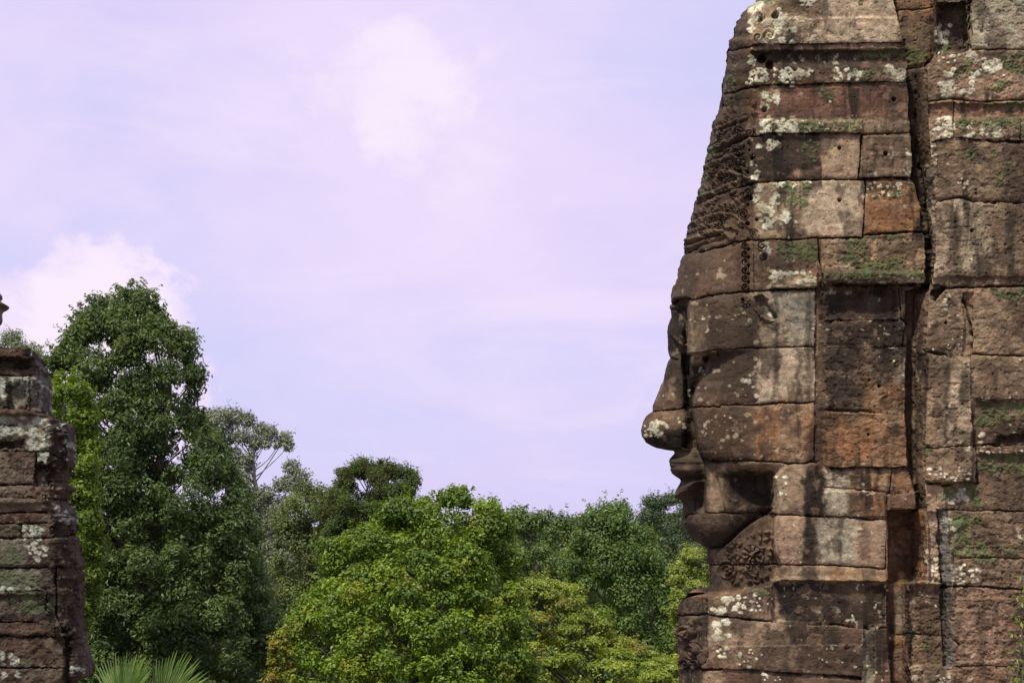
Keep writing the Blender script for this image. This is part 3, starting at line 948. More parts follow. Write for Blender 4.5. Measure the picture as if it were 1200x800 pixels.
    rc(966, 336, 1052, 376, DKBR, .95, 5, 5); rc(968, 340, 1040, 372, BLACK, .5, 9, 8); rc(966, 376, 1053, 407, DKBR, .9, 5, 4); rc(966, 380, 1030, 404, BLACK, .35, 9, 8); rc(1052, 338, 1086, 380, BROWN)
    rc(966, 408, 1062, 482, DKBR); rc(1010, 446, 1062, 482, ORANGE, .55, 8, 8); rc(966, 450, 1010, 482, BLACK, .5, 8, 8); rc(1030, 412, 1060, 440, BROWN, .8, 6, 6); rc(1048, 408, 1062, 446, GREY, .5, 4, 5)
    rc(967, 483, 1065, 549, ORANGE, .85); rc(967, 490, 985, 549, BROWN, .6, 5, 6); rc(1035, 500, 1065, 549, BROWN, .5, 6, 8); rc(985, 537, 1065, 549, TAN, .4)
    rc(966, 549, 1045, 577, TAN); rc(966, 550, 992, 605, GREY, .9, 5, 4); rc(1000, 552, 1040, 606, ORANGE, .6, 6, 6); pp([(992, 553), (1014, 556), (1022, 572), (1000, 570)], DKBR, .85, 4, 4); rc(996, 578, 1018, 606, DKBR, .7, 5, 4)
    rc(1042, 548, 1078, 598, REDBR, .8); rc(1046, 556, 1072, 576, ORANGE, .5)
    pp([(943, 552), (968, 556), (964, 610), (955, 664), (938, 664), (942, 606)], BLACK, .85, 4, 4)
    rc(960, 607, 1006, 662, GREY, .9, 5, 4); rc(1003, 609, 1039, 664, PINK, .7, 6, 5); rc(1008, 612, 1020, 655, DKBR, .55, 4, 4)
    rc(905, 663, 1040, 682, TAN, .8, 3, 3); rc(975, 664, 1040, 682, ORANGE, .5); rc(936, 663, 958, 682, DKBR, .8, 4, 4)
    # shoulder
    pp([(792, 698), (828, 698), (828, 800), (792, 860)], DKBR, .9, 3, 2); pp([(792, 696), (870, 690), (880, 700), (826, 706)], ORANGE, .35, 4, 3)
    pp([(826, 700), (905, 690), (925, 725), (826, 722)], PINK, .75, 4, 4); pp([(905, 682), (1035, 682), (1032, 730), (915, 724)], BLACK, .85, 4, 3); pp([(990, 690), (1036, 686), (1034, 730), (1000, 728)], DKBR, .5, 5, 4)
    rc(832, 722, 928, 757, TAN, .85, 4, 4); rc(925, 728, 985, 757, DKBR, .85, 5, 4); rc(983, 730, 1016, 757, BROWN, .8); rc(846, 757, 935, 787, TAN, .6, 4, 4); rc(850, 760, 905, 786, BROWN, .5, 6, 6); rc(933, 757, 1012, 795, DKBR, .6, 5, 4)
    rc(822, 785, 1012, 870, BROWN, .9); rc(822, 786, 845, 870, TAN, .7); rc(1012, 735, 1026, 870, GREY, .7)
    # recess strip, niche, right wall
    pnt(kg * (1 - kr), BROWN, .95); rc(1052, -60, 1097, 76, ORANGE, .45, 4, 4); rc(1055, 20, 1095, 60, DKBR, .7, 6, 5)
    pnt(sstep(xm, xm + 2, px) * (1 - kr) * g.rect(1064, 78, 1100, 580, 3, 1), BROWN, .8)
    rc(1082, 190, 1097, 310, GREY, .6, 2, 1)
    rc(1040, 597, 1086, 680, ORANGE, .7); rc(1040, 597, 1070, 635, DKBR, .45, 8, 6); rc(1038, 676, 1085, 690, ORANGE, .8)  # dark upper patch paints the shadow under the niche ceiling
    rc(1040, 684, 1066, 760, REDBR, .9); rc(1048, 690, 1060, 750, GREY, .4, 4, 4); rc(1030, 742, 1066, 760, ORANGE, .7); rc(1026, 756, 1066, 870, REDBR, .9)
    rw = kr
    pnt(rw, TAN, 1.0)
    pnt(rw * g.rect(1137, -70, 1230, 57, 3, 3), GREY, .9); pnt(rw * g.rect(1098, 4, 1132, 60, 3, 4), DKBR, .9)
    pnt(rw * g.rect(1085, 60, 1230, 117, 4, 4), BROWN, .7); pnt(rw * g.rect(1120, 92, 1230, 116, 4, 4), PINK, .6)
    pnt(rw * g.rect(1085, 119, 1230, 140, 4, 4), REDBR, .8); pnt(rw * g.rect(1092, 167, 1230, 236, 4, 5), BROWN, .55); pnt(rw * g.rect(1165, 170, 1230, 236, 8, 9), DKBR, .35)
    pnt(rw * g.rect(1095, 238, 1160, 330, 9, 9), GREY, .45); pnt(rw * g.rect(1160, 240, 1230, 336, 12, 10), BROWN, .55); pnt(rw * g.rect(1100, 318, 1230, 337, 4, 5), DKBR, .6)
    pnt(rw * g.rect(1088, 338, 1230, 415, 3, 4), BROWN, .45); pnt(rw * g.poly([(1106, 345), (1124, 350), (1126, 378), (1114, 380)], 3, 4), DKBR, .8); pnt(rw * g.rect(1170, 342, 1230, 400, 9, 9), DKBR, .75)
    pnt(rw * g.rect(1083, 416, 1140, 525, 5, 6), PALE, .30); pnt(rw * g.rect(1084, 420, 1100, 566, 5, 5), ORANGE, .3); pnt(rw * g.rect(1141, 417, 1230, 469, 5, 6), BROWN, .7)
    pnt(rw * g.rect(1084, 525, 1146, 566, 4, 5), BROWN, .6); pnt(rw * g.rect(1142, 470, 1230, 600, 4, 4), BROWN, .85); pnt(rw * g.rect(1165, 490, 1230, 520, 6, 7), BLACK, .6)
    pnt(rw * g.rect(1120, 600, 1230, 690, 5, 6), BROWN, .7); pnt(rw * g.rect(1118, 690, 1230, 870, 5, 6), REDBR, .8); pnt(rw * g.rect(1120, 690, 1170, 780, 9, 12), PINK, .4)
    pnt(rw * g.rect(1180, 690, 1230, 870, 12, 10), DKBR, .6)
    pnt(rw * g.poly([(1064, 684), (1105, 684), (1108, 780), (1066, 780)], 3, 3), ORANGE, .45); pnt(rw * g.rect(1064, 684, 1104, 780, 9, 10), BROWN, .45)
    pnt(g.rect(1087, 600, 1100, 682, 1.5, 1.5), PINK, .6)
    pnt(ribm, SLATE, .95)
    # tone variation in the stone, wear at arrises, dirt inside the joints
    tone = 1 + 0.42 * mid + 0.22 * big + 0.42 * fin + 0.25 * bed
    g.col *= np.clip(tone, 0.35, 1.9)[..., None]
    pink_n = sstep(0.15, 0.5, fbm(P, 3.0, 3, 111)) * 0.35
    g.col = g.col * (1 - pink_n[..., None]) + g.col * np.array([1.18, 0.93, 0.82]) * pink_n[..., None]
    blk = sstep(0.08, 0.20, fbm(P * np.array([1, 1, 0.55]), 4.2, 5, 121, 0.6)) * 0.66
    pnt(blk, DKBR, .9)
    drip = sstep(0.14, 0.30, fbm(P * np.array([1, 1, 0.12]), 9.0, 4, 123)) * sstep(-0.1, 0.3, fbm(P, 2.2, 2, 124))
    pnt(drip, BLACK, .72)
    scu = sstep(0.25, 0.42, fbm(P, 12.0, 3, 131))
    pnt(scu, PINK, .30)
    pnt(sstep(0.5, 1.2, flake) * sstep(-0.2, 0.3, big), TAN, .35)
    pnt(zone_crown * sstep(0.008, 0.018, g.hgt), TAN, .45)  # raised crown carving painted paler by relief height
    pnt(zone_crown * sstep(0.006, 0.02, -g.hgt), BLACK, .6)  # sunken crown carving painted darker by relief height
    wear = sstep(0.15, 0.6, np.clip(g.edge - g.jmask, 0, 1)) * sstep(-0.1, 0.4, mid)
    pnt(wear, PINK, .35)
    pnt(g.jmask, BLACK, .55)
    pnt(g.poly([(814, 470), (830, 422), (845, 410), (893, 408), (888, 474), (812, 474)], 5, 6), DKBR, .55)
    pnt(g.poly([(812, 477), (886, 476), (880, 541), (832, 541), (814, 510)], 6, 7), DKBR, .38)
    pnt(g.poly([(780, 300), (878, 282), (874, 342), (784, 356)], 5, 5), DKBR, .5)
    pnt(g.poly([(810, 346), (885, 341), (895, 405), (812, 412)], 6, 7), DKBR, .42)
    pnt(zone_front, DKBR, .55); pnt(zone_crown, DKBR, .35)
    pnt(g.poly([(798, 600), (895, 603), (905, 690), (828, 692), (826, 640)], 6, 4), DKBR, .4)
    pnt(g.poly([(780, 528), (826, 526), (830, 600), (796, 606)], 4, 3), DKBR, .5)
    for x_, y0_, y1_, w_ in ((908, 341, 470, 4), (936, 408, 540, 3), (948, 342, 470, 4), (925, 700, 800, 5), (985, 608, 660, 3), (1030, 550, 606, 3), (1025, 160, 210, 3), (955, 20, 100, 4), (990, 105, 155, 3), (1110, 425, 520, 4), (1165, 430, 470, 5), (1185, 245, 335, 6), (1120, 245, 320, 3), (1150, 700, 790, 6)):
        pnt(g.poly([(x_ - w_, y0_), (x_ + w_, y0_), (x_ + w_ * .5, y1_), (x_ - w_ * .6, y1_)], w_ * .8, 3), BLACK, .5)
    spots = np.zeros_like(px)
    sr = np.random.default_rng(23)
    for area, n in (([(825, 415), (900, 410), (905, 470), (815, 472)], 22), ([(815, 478), (940, 476), (940, 538), (820, 538)], 30), ([(800, 300), (870, 288), (955, 345), (950, 404), (815, 405)], 22), ([(905, 545), (1035, 550), (1030, 600), (908, 600)], 10)):
        spots = np.maximum(spots, g.blobs(area, n, 1.2, 3.4, sr, 0.6))
    pnt(spots, PALE, .55)
    # lichen
    lr = np.random.default_rng(21)
    LZ = [([(878, 5), (890, 3), (893, 12), (884, 30), (880, 52), (877, 50)], 16, 2, 4.5), ([(893, 22), (925, 22), (935, 52), (885, 52)], 34, 2, 5), ([(903, 6), (918, 8), (922, 24), (908, 24)], 10, 2, 4), ([(934, -2), (958, -2), (945, 10), (936, 12)], 9, 2, 5),
          ([(930, 20), (956, 20), (956, 27), (930, 27)], 7, 1.5, 3), ([(877, 60), (884, 60), (884, 100), (875, 100)], 14, 1.5, 3.5), ([(884, 82), (930, 82), (930, 101), (880, 101)], 40, 2, 5), ([(930, 82), (957, 82), (957, 88), (930, 90)], 9, 1.5, 3.5),
          ([(976, 82), (1012, 80), (1014, 96), (976, 92)], 15, 2, 4.5), ([(1036, 78), (1060, 80), (1060, 96), (1038, 92)], 9, 3, 6), ([(886, 106), (905, 104), (918, 118), (908, 126), (890, 112)], 11, 2.5, 6), ([(888, 118), (900, 124), (902, 132), (892, 130)], 5, 2, 4),
          ([(890, 138), (936, 140), (936, 156), (892, 156)], 36, 2, 5), ([(938, 142), (970, 142), (970, 155), (938, 155)], 12, 1.5, 3.5), ([(880, 160), (890, 172), (888, 212), (882, 210)], 12, 2, 4), ([(896, 164), (914, 162), (914, 172), (896, 176)], 4, 3, 5),
          ([(886, 214), (925, 214), (922, 262), (895, 270), (884, 235)], 36, 2, 5.5), ([(915, 212), (950, 212), (948, 222), (915, 222)], 8, 2, 4), ([(1015, 218), (1065, 214), (1060, 228), (1018, 232)], 16, 1.5, 4), ([(885, 282), (906, 283), (902, 308), (893, 300)], 14, 1.6, 3.5),
          ([(905, 318), (958, 318), (956, 332), (908, 330), (900, 340)], 34, 1.8, 3.8), ([(806, 366), (828, 362), (826, 376), (808, 380)], 6, 1.2, 2.4), ([(896, 362), (915, 372), (912, 386), (900, 378)], 5, 2, 3.5),
          ([(752, 500), (768, 492), (786, 500), (776, 510), (756, 512)], 30, 1.6, 3.4), ([(786, 488), (806, 490), (802, 502), (786, 500)], 8, 1, 2.2), ([(840, 485), (862, 485), (858, 510), (844, 505)], 9, 0.8, 2), ([(870, 440), (890, 440), (885, 470), (868, 466)], 6, 1.5, 3.6),
          ([(828, 700), (855, 698), (850, 718), (830, 718)], 9, 3, 6), ([(856, 698), (890, 696), (895, 718), (860, 720)], 22, 1.4, 3.2), ([(832, 726), (858, 726), (852, 754), (836, 756)], 10, 2, 5), ([(838, 758), (856, 760), (852, 774), (842, 772)], 6, 2, 4), ([(908, 556), (925, 560), (922, 580), (910, 580)], 6, 1.5, 3),
          ([(930, 612), (945, 615), (940, 660), (932, 655)], 14, .6, 1.2), ([(860, 760), (900, 758), (895, 784), (865, 782)], 14, .8, 1.8), ([(880, 788), (915, 790), (915, 800), (885, 800)], 9, 1, 2.4),
          # right wall
          ([(1098, 22), (1115, 30), (1118, 50), (1098, 54)], 16, 2, 5), ([(1140, 64), (1175, 72), (1170, 84), (1142, 86)], 22, 2, 5), ([(1108, 78), (1120, 80), (1112, 114), (1100, 114)], 16, 2, 4.5), ([(1120, 86), (1145, 84), (1140, 112), (1118, 112)], 14, 1.5, 3.5),
          ([(1092, 138), (1118, 136), (1116, 164), (1092, 164)], 22, 1.8, 4), ([(1124, 146), (1172, 146), (1172, 162), (1124, 162)], 22, 2, 4.5), ([(1092, 170), (1098, 172), (1098, 236), (1092, 234)], 12, 1.2, 2.6), ([(1122, 208), (1136, 210), (1134, 226), (1124, 222)], 6, 1.4, 3),
          ([(1096, 60), (1130, 62), (1118, 76), (1092, 78)], 8, 1.5, 3.2), ([(1086, 548), (1140, 548), (1136, 564), (1088, 564)], 36, 1, 2.4), ([(1106, 576), (1128, 570), (1136, 586), (1112, 594)], 16, 2, 4.5), ([(1108, 604), (1122, 606), (1122, 628), (1112, 622)], 10, 2.2, 5),
          ([(1116, 660), (1134, 662), (1128, 686), (1116, 684)], 18, 1.4, 3), ([(1136, 666), (1150, 662), (1146, 686), (1134, 686)], 10, 2, 4), ([(1085, 640), (1100, 645), (1100, 684), (1086, 684)], 14, 1, 2.6), ([(1098, 786), (1118, 786), (1116, 800), (1098, 800)], 14, 1, 2.4),
          ([(1146, 500), (1156, 506), (1152, 520), (1144, 520)], 5, 2, 4), ([(1150, 464), (1200, 465), (1200, 469), (1150, 469)], 9, 1, 2), ([(1105, 350), (1130, 350), (1130, 410), (1092, 410)], 22, 1, 2.6), ([(1146, 523), (1200, 524), (1200, 531), (1146, 531)], 14, 1, 2),
          ([(1086, 686), (1104, 686), (1102, 720), (1066, 700)], 12, .8, 2)]
    lich = np.zeros_like(px)
    for area, n, r0, r1 in LZ:
        lich = np.maximum(lich, g.blobs(area, n, r0, r1, lr))
    # small lichen flecks over the dark stone
    spk = sstep(0.50, 0.62, fbm(P, 26.0, 2, 141)) * sstep(0.0, 0.5, fbm(P, 1.9, 2, 151)) * (px > L_FN(py) + 4)
    spk2 = sstep(0.30, 0.55, fbm(P, 15.0, 4, 143, 0.65)) * sstep(-0.05, 0.4, fbm(P, 2.6, 2, 153)) * ((py < 345) | (px > 1080))
    lich = np.maximum(lich, np.maximum(0.75 * spk, 0.6 * spk2))
    lcol = np.array(LICH) * (1 + 0.28 * fin + 0.22 * mid)[..., None]
    tint = sstep(-0.2, 0.5, fbm(P, 7.0, 3, 161))[..., None]
    lcol = lcol * (0.72 + 0.45 * sstep(-0.3, 0.4, fbm(P, 9.0, 2, 163)))[..., None]
    lcol = lcol * (1 - 0.30 * tint) + lcol * np.array([0.95, 0.80, 0.68]) * 0.30 * tint
    lm = (lich * np.clip(0.92 - 0.75 * pits - 0.35 * g.jmask, 0, 1) * (0.62 + 0.38 * sstep(-0.25, 0.05, fbm(P, 40.0, 3, 165))))[..., None]
    g.col = g.col * (1 - lm) + lcol * lm
    g.hgt += 0.005 * lich
    # moss
    MZ = [([(1000, 58), (1062, 58), (1062, 70), (1000, 68)], 24, 1.5, 4), ([(1012, 84), (1030, 82), (1030, 96), (1016, 96)], 9, 1.5, 4), ([(955, 102), (980, 102), (975, 116), (960, 114)], 7, 1.5, 3.5), ([(940, 141), (1010, 142), (1010, 156), (938, 155)], 44, 1.5, 4), ([(940, 166), (962, 164), (958, 190), (938, 186)], 16, 1, 2.6),
          ([(922, 218), (945, 216), (945, 240), (925, 242)], 22, 1.4, 4), ([(1020, 222), (1072, 218), (1070, 230), (1022, 234)], 16, 1, 2.6), ([(910, 284), (958, 282), (958, 302), (910, 302)], 44, 1.4, 4), ([(996, 284), (1020, 278), (1015, 296), (985, 310)], 26, 1.5, 4), ([(980, 302), (1062, 304), (1062, 316), (985, 314)], 44, 1.4, 3.6),
          ([(966, 318), (1086, 319), (1086, 326), (966, 325)], 56, 1.2, 2.8), ([(1020, 275), (1060, 274), (1060, 279), (1020, 280)], 12, 1, 2.4), ([(1064, 56), (1085, 60), (1080, 74), (1066, 76)], 20, 1.5, 4), ([(1098, 52), (1115, 54), (1108, 60), (1098, 60)], 8, 1.4, 3),
          ([(1118, 78), (1142, 74), (1138, 90), (1120, 90)], 16, 1.4, 4), ([(1172, 64), (1215, 62), (1215, 86), (1178, 82)], 34, 1.5, 4.5), ([(1158, 96), (1182, 96), (1180, 104), (1160, 104)], 7, 1, 2.6), ([(1120, 140), (1215, 138), (1215, 152), (1125, 148)], 50, 1.5, 4), ([(1160, 120), (1200, 118), (1200, 126), (1160, 126)], 14, 1.2, 3),
          ([(1122, 172), (1145, 170), (1140, 192), (1124, 190)], 18, 1, 2.6), ([(1165, 172), (1182, 172), (1182, 216), (1168, 216)], 24, 1, 2.6), ([(1164, 340), (1215, 337), (1215, 352), (1168, 352)], 30, 1.4, 4), ([(1148, 474), (1215, 472), (1205, 492), (1150, 498)], 50, 1.5, 4.5), ([(1146, 534), (1215, 532), (1215, 556), (1150, 556)], 60, 1.5, 4.5),
          ([(1104, 570), (1120, 568), (1120, 582), (1108, 582)], 12, 1.5, 4), ([(1132, 568), (1150, 566), (1150, 594), (1134, 590)], 22, 1.5, 4), ([(1118, 604), (1148, 602), (1142, 636), (1122, 640)], 40, 1.5, 4.5), ([(1112, 634), (1200, 640), (1200, 656), (1116, 656)], 40, 1.4, 4), ([(1082, 520), (1090, 520), (1090, 535), (1082, 535)], 5, 1, 2.4),
          ([(856, 60), (850, 125), (860, 118), (864, 70)], 16, 1, 2.6), ([(824, 175), (842, 168), (830, 230), (818, 232)], 16, 1, 3), ([(1068, 720), (1100, 722), (1098, 776), (1070, 770)], 26, 1, 2.8), ([(884, 690), (898, 688), (900, 696), (886, 698)], 6, 1.2, 2.6), ([(862, 360), (884, 366), (880, 384), (866, 378)], 9, .8, 2),
          ([(1000, -4), (1060, -4), (1060, 3), (1000, 3)], 5, 1, 2.4), ([(896, -6), (918, -6), (916, 4), (898, 4)], 10, 1.4, 3.4), ([(1182, 690), (1215, 690), (1215, 800), (1190, 800)], 14, 1, 3)]
    mr = np.random.default_rng(22)
    moss = np.zeros_like(px)
    for area, n, r0, r1 in MZ:
        moss = np.maximum(moss, g.blobs(area, int(n * 1.6), r0, r1 * 1.15, mr, 0.9))
    haze_m = sstep(0.18, 0.5, fbm(P, 5.0, 3, 171)) * sstep(0.1, 0.5, fbm(P, 1.3, 2, 181)) * sstep(870, 890, px) * (py < 350)
    moss = np.maximum(moss * 0.82, 0.5 * haze_m)
    mcol = np.array(MOSS) * (1 + 0.45 * fin + 0.35 * mid)[..., None]
    mm = np.clip(moss * (0.95 + 0.3 * fin), 0, 1)[..., None]
    g.col = g.col * (1 - mm) + mcol * mm
    g.hgt += 0.006 * moss * (1 + n60)
    g.col = np.clip(g.col, 0.004, 1)
    lum = g.col.mean(-1, keepdims=True)
    g.col = g.col * np.clip((lum / 0.13) ** 0.40, 0.32, 1.5)
    g.col = np.clip(g.col * np.array([1.07, 1.06, 0.84]), 0.008, 0.62)

    V = g.bake()
    nr, nc = px.shape
    FG = grid_faces(nr, nc)
    cx = 0.25 * (px[:-1, :-1] + px[1:, 1:] + px[:-1, 1:] + px[1:, :-1]); cy = 0.25 * (py[:-1, :-1] + py[1:, 1:] + py[:-1, 1:] + py[1:, :-1])
    # --- which part each quad belongs to
    ids = np.full(cx.shape, 1)
    j6 = pl([(780, 356), (802, 351), (829, 346), (869, 341.5), (907, 340.5), (958, 339), (963, 336), (1222, 336)])(cx)
    ids[cy < j6] = 0                                                     # crown
    face_r = 957
    ck = CHEEK(cy)
    ids[(cy >= j6) & (cx >= face_r)] = 2                                 # ear slab
    cxg = XG(cy); cxe = XE(cy)
    eye = (cy > 357) & (cy < 432) & (cx < np.where(cy < 416, 806, ck - 1)) & (cx > np.where(cy < 416, L_FN(cy) + 8, 803))
    ids[eye] = 4
    nose_m = (cy > 412) & (cy < 528) & (cx < ck - 1) & ~eye
    ids[nose_m] = 3
    ids[(cy >= 528) & (cy < 584) & (cx < 826)] = 5                        # lips
    jaw = pl([(780, 612), (800, 625), (812, 634), (828, 643), (846, 642), (856, 634), (866, 624), (880, 613), (892, 605), (905, 597)])(cx)
    ids[(cy >= 584) & (cx < 826) & (cy < jaw)] = 6
    ids[(cy >= 600) & (cx < 892) & (cy < jaw)] = 6                        # chin
    ids[(cy >= 600) & (cy >= jaw) & (cx < 909) & (cy < 692)] = 7          # neck with carved collar
    ids[(cy >= 600) & (cx >= 909) & (cx < cxg)] = 8                       # shoulder and side courses
    ids[(cy >= 692) & (cx < cxg)] = 8
    ids[(cy < j6) & (cx < np.interp(cy, [-70, 104, 160, 215, 282, 345], [877, 877, 884, 886, 884, 866]))] = 9     # carved diadem of the crown
    fore = (ids == 9) & (cy > np.interp(cx, [785, 802, 818, 848, 876], [310, 298, 296, 287, 281]))
    ids[fore] = 10                                                       # forehead
    ids[(cx >= cxg) & (cx < cxe)] = 11                                    # corner recess
    ids[(cx >= cxg) & (cx < cxe) & (cy > 597) & (cy < 681)] = 12          # niche
    ids[(cx >= cxe)] = 13                                                 # projecting wall
    ear = (ids == 1) & (cx > 878) & (cx < 915) & (cy > 345) & (cy < 383)
    ids[ear] = 14
    base = W(900, 0, YMID)
    root = empty('face_tower', (float(base[0]), YMID, TERR), 'huge weathered stone tower carved with a face in profile, on the right', 'tower', 'carved stone towers')
    names = {1: ('face', None), 0: ('crown', None), 9: ('diadem', 0), 2: ('ear_slab', None), 4: ('eye', 1), 3: ('nose', 1), 5: ('lips', 1), 6: ('chin', 1), 10: ('forehead', 1), 14: ('ear', 1),
             7: ('collar', None), 8: ('shoulder', None), 11: ('corner_recess', None), 12: ('niche', None), 13: ('side_wall', None)}
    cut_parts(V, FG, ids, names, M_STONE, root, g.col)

    # --- the half of the tower turned away, its back and its top
    jmax = np.searchsorted(px[nr // 2], 1085)
    ii = np.unique(np.r_[np.arange(0, nr, 3), nr - 1]); jj = np.unique(np.r_[np.arange(0, 60, 2), np.arange(60, jmax, 5)])
    B = V[np.ix_(ii, jj)].copy()
    hB = YMID - B[..., 1]
    Bm = B.copy()
    Bm[..., 1] = YMID + hB
    Bm[..., 0] += 0.30 * np.minimum(np.maximum(hB, 0), 0.25)              # weathered more on that side
    Cm = g.col[np.ix_(ii, jj)]
    FB = grid_faces(len(ii), len(jj))[..., ::-1].reshape(-1, 4)
    np_mesh('rear_side', Bm.reshape(-1, 3), FB, M_STONE, root, Cm.reshape(-1, 3))
    zt = float(V[0, :, 2].min()); zb = TERR
    xr = float(V[:, -1, 0].max())
    parts = [box_vf(3.15, 7.5, 12.95, 15.2, zb, zt - 0.02), box_vf(xr - 0.02, 7.6, 12.02, 13.3, zb, zt - 0.3), box_vf(2.75, xr + 0.3, 12.35, 13.2, zt - 0.25, zt - 0.05)]
    Vb, Fb = join(parts)
    colb = np.tile(np.array(BROWN) * 1.4, (len(Vb), 1))
    np_mesh('core', Vb, Fb, M_STONE, root, colb, smooth=False)
    return root

build_main()

# ------------------------------------------------------------------ the tower on the left
RL = pl([(380, 20), (407, 34), (409, 37), (417, 36), (419, 45), (428, 50), (450, 53), (478, 52), (484, 56), (488, 66), (492, 76), (500, 80), (518, 83), (540, 82), (556, 79), (580, 77), (588, 73),
         (594, 80), (600, 86), (612, 89), (625, 89), (650, 87.5), (675, 93), (720, 95), (740, 94), (762, 100), (782, 104), (792, 105), (796, 92), (799, 85), (830, 84), (900, 88), (1100, 92)])

def build_left():
    D0 = 18.0
    s = [0.0]; step = 0.10
    while s[-1] < 270:
        s.append(s[-1] + step); step = min(step * 1.08, 0.8)
    s = np.array(s)
    rows = np.r_[np.arange(407.6, 806, 0.7), np.arange(806, 880, 3)]
    rr = np.random.default_rng(9)
    cuts = np.array([420, 430, 441, 479, 499, 514, 528, 548, 568, 582, 601, 613, 630, 647, 664, 678, 691, 710, 728, 746, 764, 782])
    off = rr.uniform(-2.2, 1.6, len(cuts) + 1)
    jit = off[np.searchsorted(cuts, rows)] + np.convolve(rr.normal(0, 1, len(rows) + 8), np.ones(3) / 3, 'same')[4:-4] * 0.7
    jit = jit - 2.0
    Rr_ = RL(rows) + jit
    PX = Rr_[:, None] - s[None, :]
    PY = np.repeat(rows[:, None], len(s), 1)
    g = Relief(PX, PY); px, py = PX, PY
    d = RL(py) + jit[:, None] - px
    full = 0.8
    wd = pl([(400, 10), (418, 12), (478, 18), (490, 24), (590, 24), (620, 32), (760, 34), (800, 30), (880, 30)])(py)
    h = full * ell(d / wd, 2.4)
    g.base(D0 + full - h)
    def step_(M, dh):
        nonlocal h
        h = h + M * dh
    step_(g.rect(-300, 421, 45, 430, 1.5, 1), -0.10); step_(g.rect(-300, 400, 46, 420, 1.2, 1), 0.08)
    step_(g.rect(-300, 432, 60, 480, 2, 1), -0.03); step_(g.rect(10, 450, 30, 476, 3, 3), -0.10); step_(g.rect(34, 450, 46, 478, 3, 2), -0.07)
    step_(g.rect(-300, 478, 100, 486, 1.5, 1), 0.07)
    step_(g.rect(-300, 519, 26, 527, 2, 2), -0.10); step_(g.rect(60, 490, 72, 582, 3, 2), -0.05)
    step_(g.rect(44, 545, 60, 568, 4, 3), -0.10); step_(g.rect(70, 505, 77, 560, 2, 2), -0.10)
    step_(g.rect(-300, 582, 100, 590, 2, 1), 0.05); step_(g.rect(66, 612, 82, 627, 3, 2), -0.12)
    step_(g.rect(-300, 632, 120, 662, 2, 1.5), 0.03); step_(g.rect(-300, 690, 120, 697, 1.5, 1.5), 0.05); step_(g.rect(75, 735, 82, 800, 2, 1.5), -0.15)
    step_(g.rect(-300, 738, 76, 744, 1.5, 1.5), 0.04)
    step_(g.poly([(80, 780), (106, 780), (106, 800), (80, 800)], 2, 1.5), 0.05)
    g.base(D0 + full - h)
    P = g.P
    rg = np.random.default_rng(4)
    for _ in range(90):
        y = rg.uniform(486, 760); r_ = RL(y)
        x = rg.uniform(r_ - 30, r_ - 2)
        if rg.random() < .5:
            g.leaf(x, y, rg.uniform(3, 7), rg.uniform(1.3, 2.6), rg.uniform(0, 3.1), 0.05)
        else:
            g.spiral(x, y, rg.uniform(3, 6), 0.025, 1.7, 1)
    for k in range(9):
        g.leaf(56 + 3 * math.cos(k), 694 + 3 * k, 3.2, 1.4, 0.4, 0.05)
    J = g.joint
    for pts in ([(-300, 420), (44, 419)], [(-300, 431), (46, 430)], [(-300, 441), (38, 440)], [(-300, 479), (30, 478), (56, 485), (80, 494)], [(-300, 499), (20, 498)], [(-300, 528), (58, 529), (72, 537)], [(-300, 568), (42, 568)],
                [(-300, 582), (44, 582), (75, 586)], [(-300, 601), (55, 600)], [(-300, 612), (54, 613)], [(-300, 630), (60, 630), (88, 626)], [(-300, 664), (30, 665), (75, 664)], [(-300, 691), (56, 692)], [(-300, 728), (40, 728)], [(-300, 745), (78, 746)],
                [(-300, 782), (76, 782)], [(42, 530), (43, 568)], [(24, 612), (24, 630)], [(66, 664), (67, 720), (78, 745)], [(34, 440), (36, 478)], [(55, 692), (54, 716)]):
        J(pts, 1.0, 0.07)
    n8 = fbm(P, 4.0, 3, 31); n20 = fbm(P, 16.0, 3, 41)
    g.hgt += 0.02 * n8 + 0.022 * n20 + 0.010 * fbm(P, 45.0, 2, 51)
    mid = fbm(P, 5.0, 4, 91); fin = fbm(P, 22.0, 3, 101)
    g.col[:] = np.array(BROWN)
    pnt = g.paint
    def rc(x0, y0, x1, y1, c_, k=1.0, soft=3, warp=4):
        pnt(g.rect(x0, y0, x1, y1, soft, warp), c_, k)
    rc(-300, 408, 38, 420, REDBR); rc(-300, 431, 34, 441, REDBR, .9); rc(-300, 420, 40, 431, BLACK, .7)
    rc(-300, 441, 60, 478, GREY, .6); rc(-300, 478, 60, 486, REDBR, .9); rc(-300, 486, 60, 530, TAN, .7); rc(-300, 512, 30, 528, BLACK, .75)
    rc(-300, 530, 45, 568, BROWN); rc(-300, 540, 40, 566, TAN, .5, 6, 8); rc(44, 540, 64, 572, BLACK, .5, 5, 5); rc(-300, 568, 48, 600, TAN, .55); rc(40, 572, 80, 590, REDBR, .8); rc(-300, 600, 56, 614, REDBR, .8)
    rc(-300, 630, 30, 664, GREY, .5); rc(-300, 664, 60, 692, GREY, .5); rc(66, 625, 95, 720, REDBR, .6); rc(-300, 700, 70, 728, DKBR, .6); rc(-300, 728, 76, 800, REDBR, .6); rc(80, 742, 106, 800, REDBR, .6)
    g.col *= np.clip(1 + 0.4 * mid + 0.3 * fin, 0.3, 2)[..., None]
    pnt(sstep(0.05, 0.18, fbm(P * np.array([1, 1, 0.6]), 2.6, 5, 121, 0.6)) * 0.7, DKBR, .9)
    pnt(sstep(0.12, 0.3, fbm(P, 7.0, 4, 131)), TAN, .45)
    pnt(g.jmask, BLACK, .7)
    mossy = np.zeros_like(px)
    mr = np.random.default_rng(32)
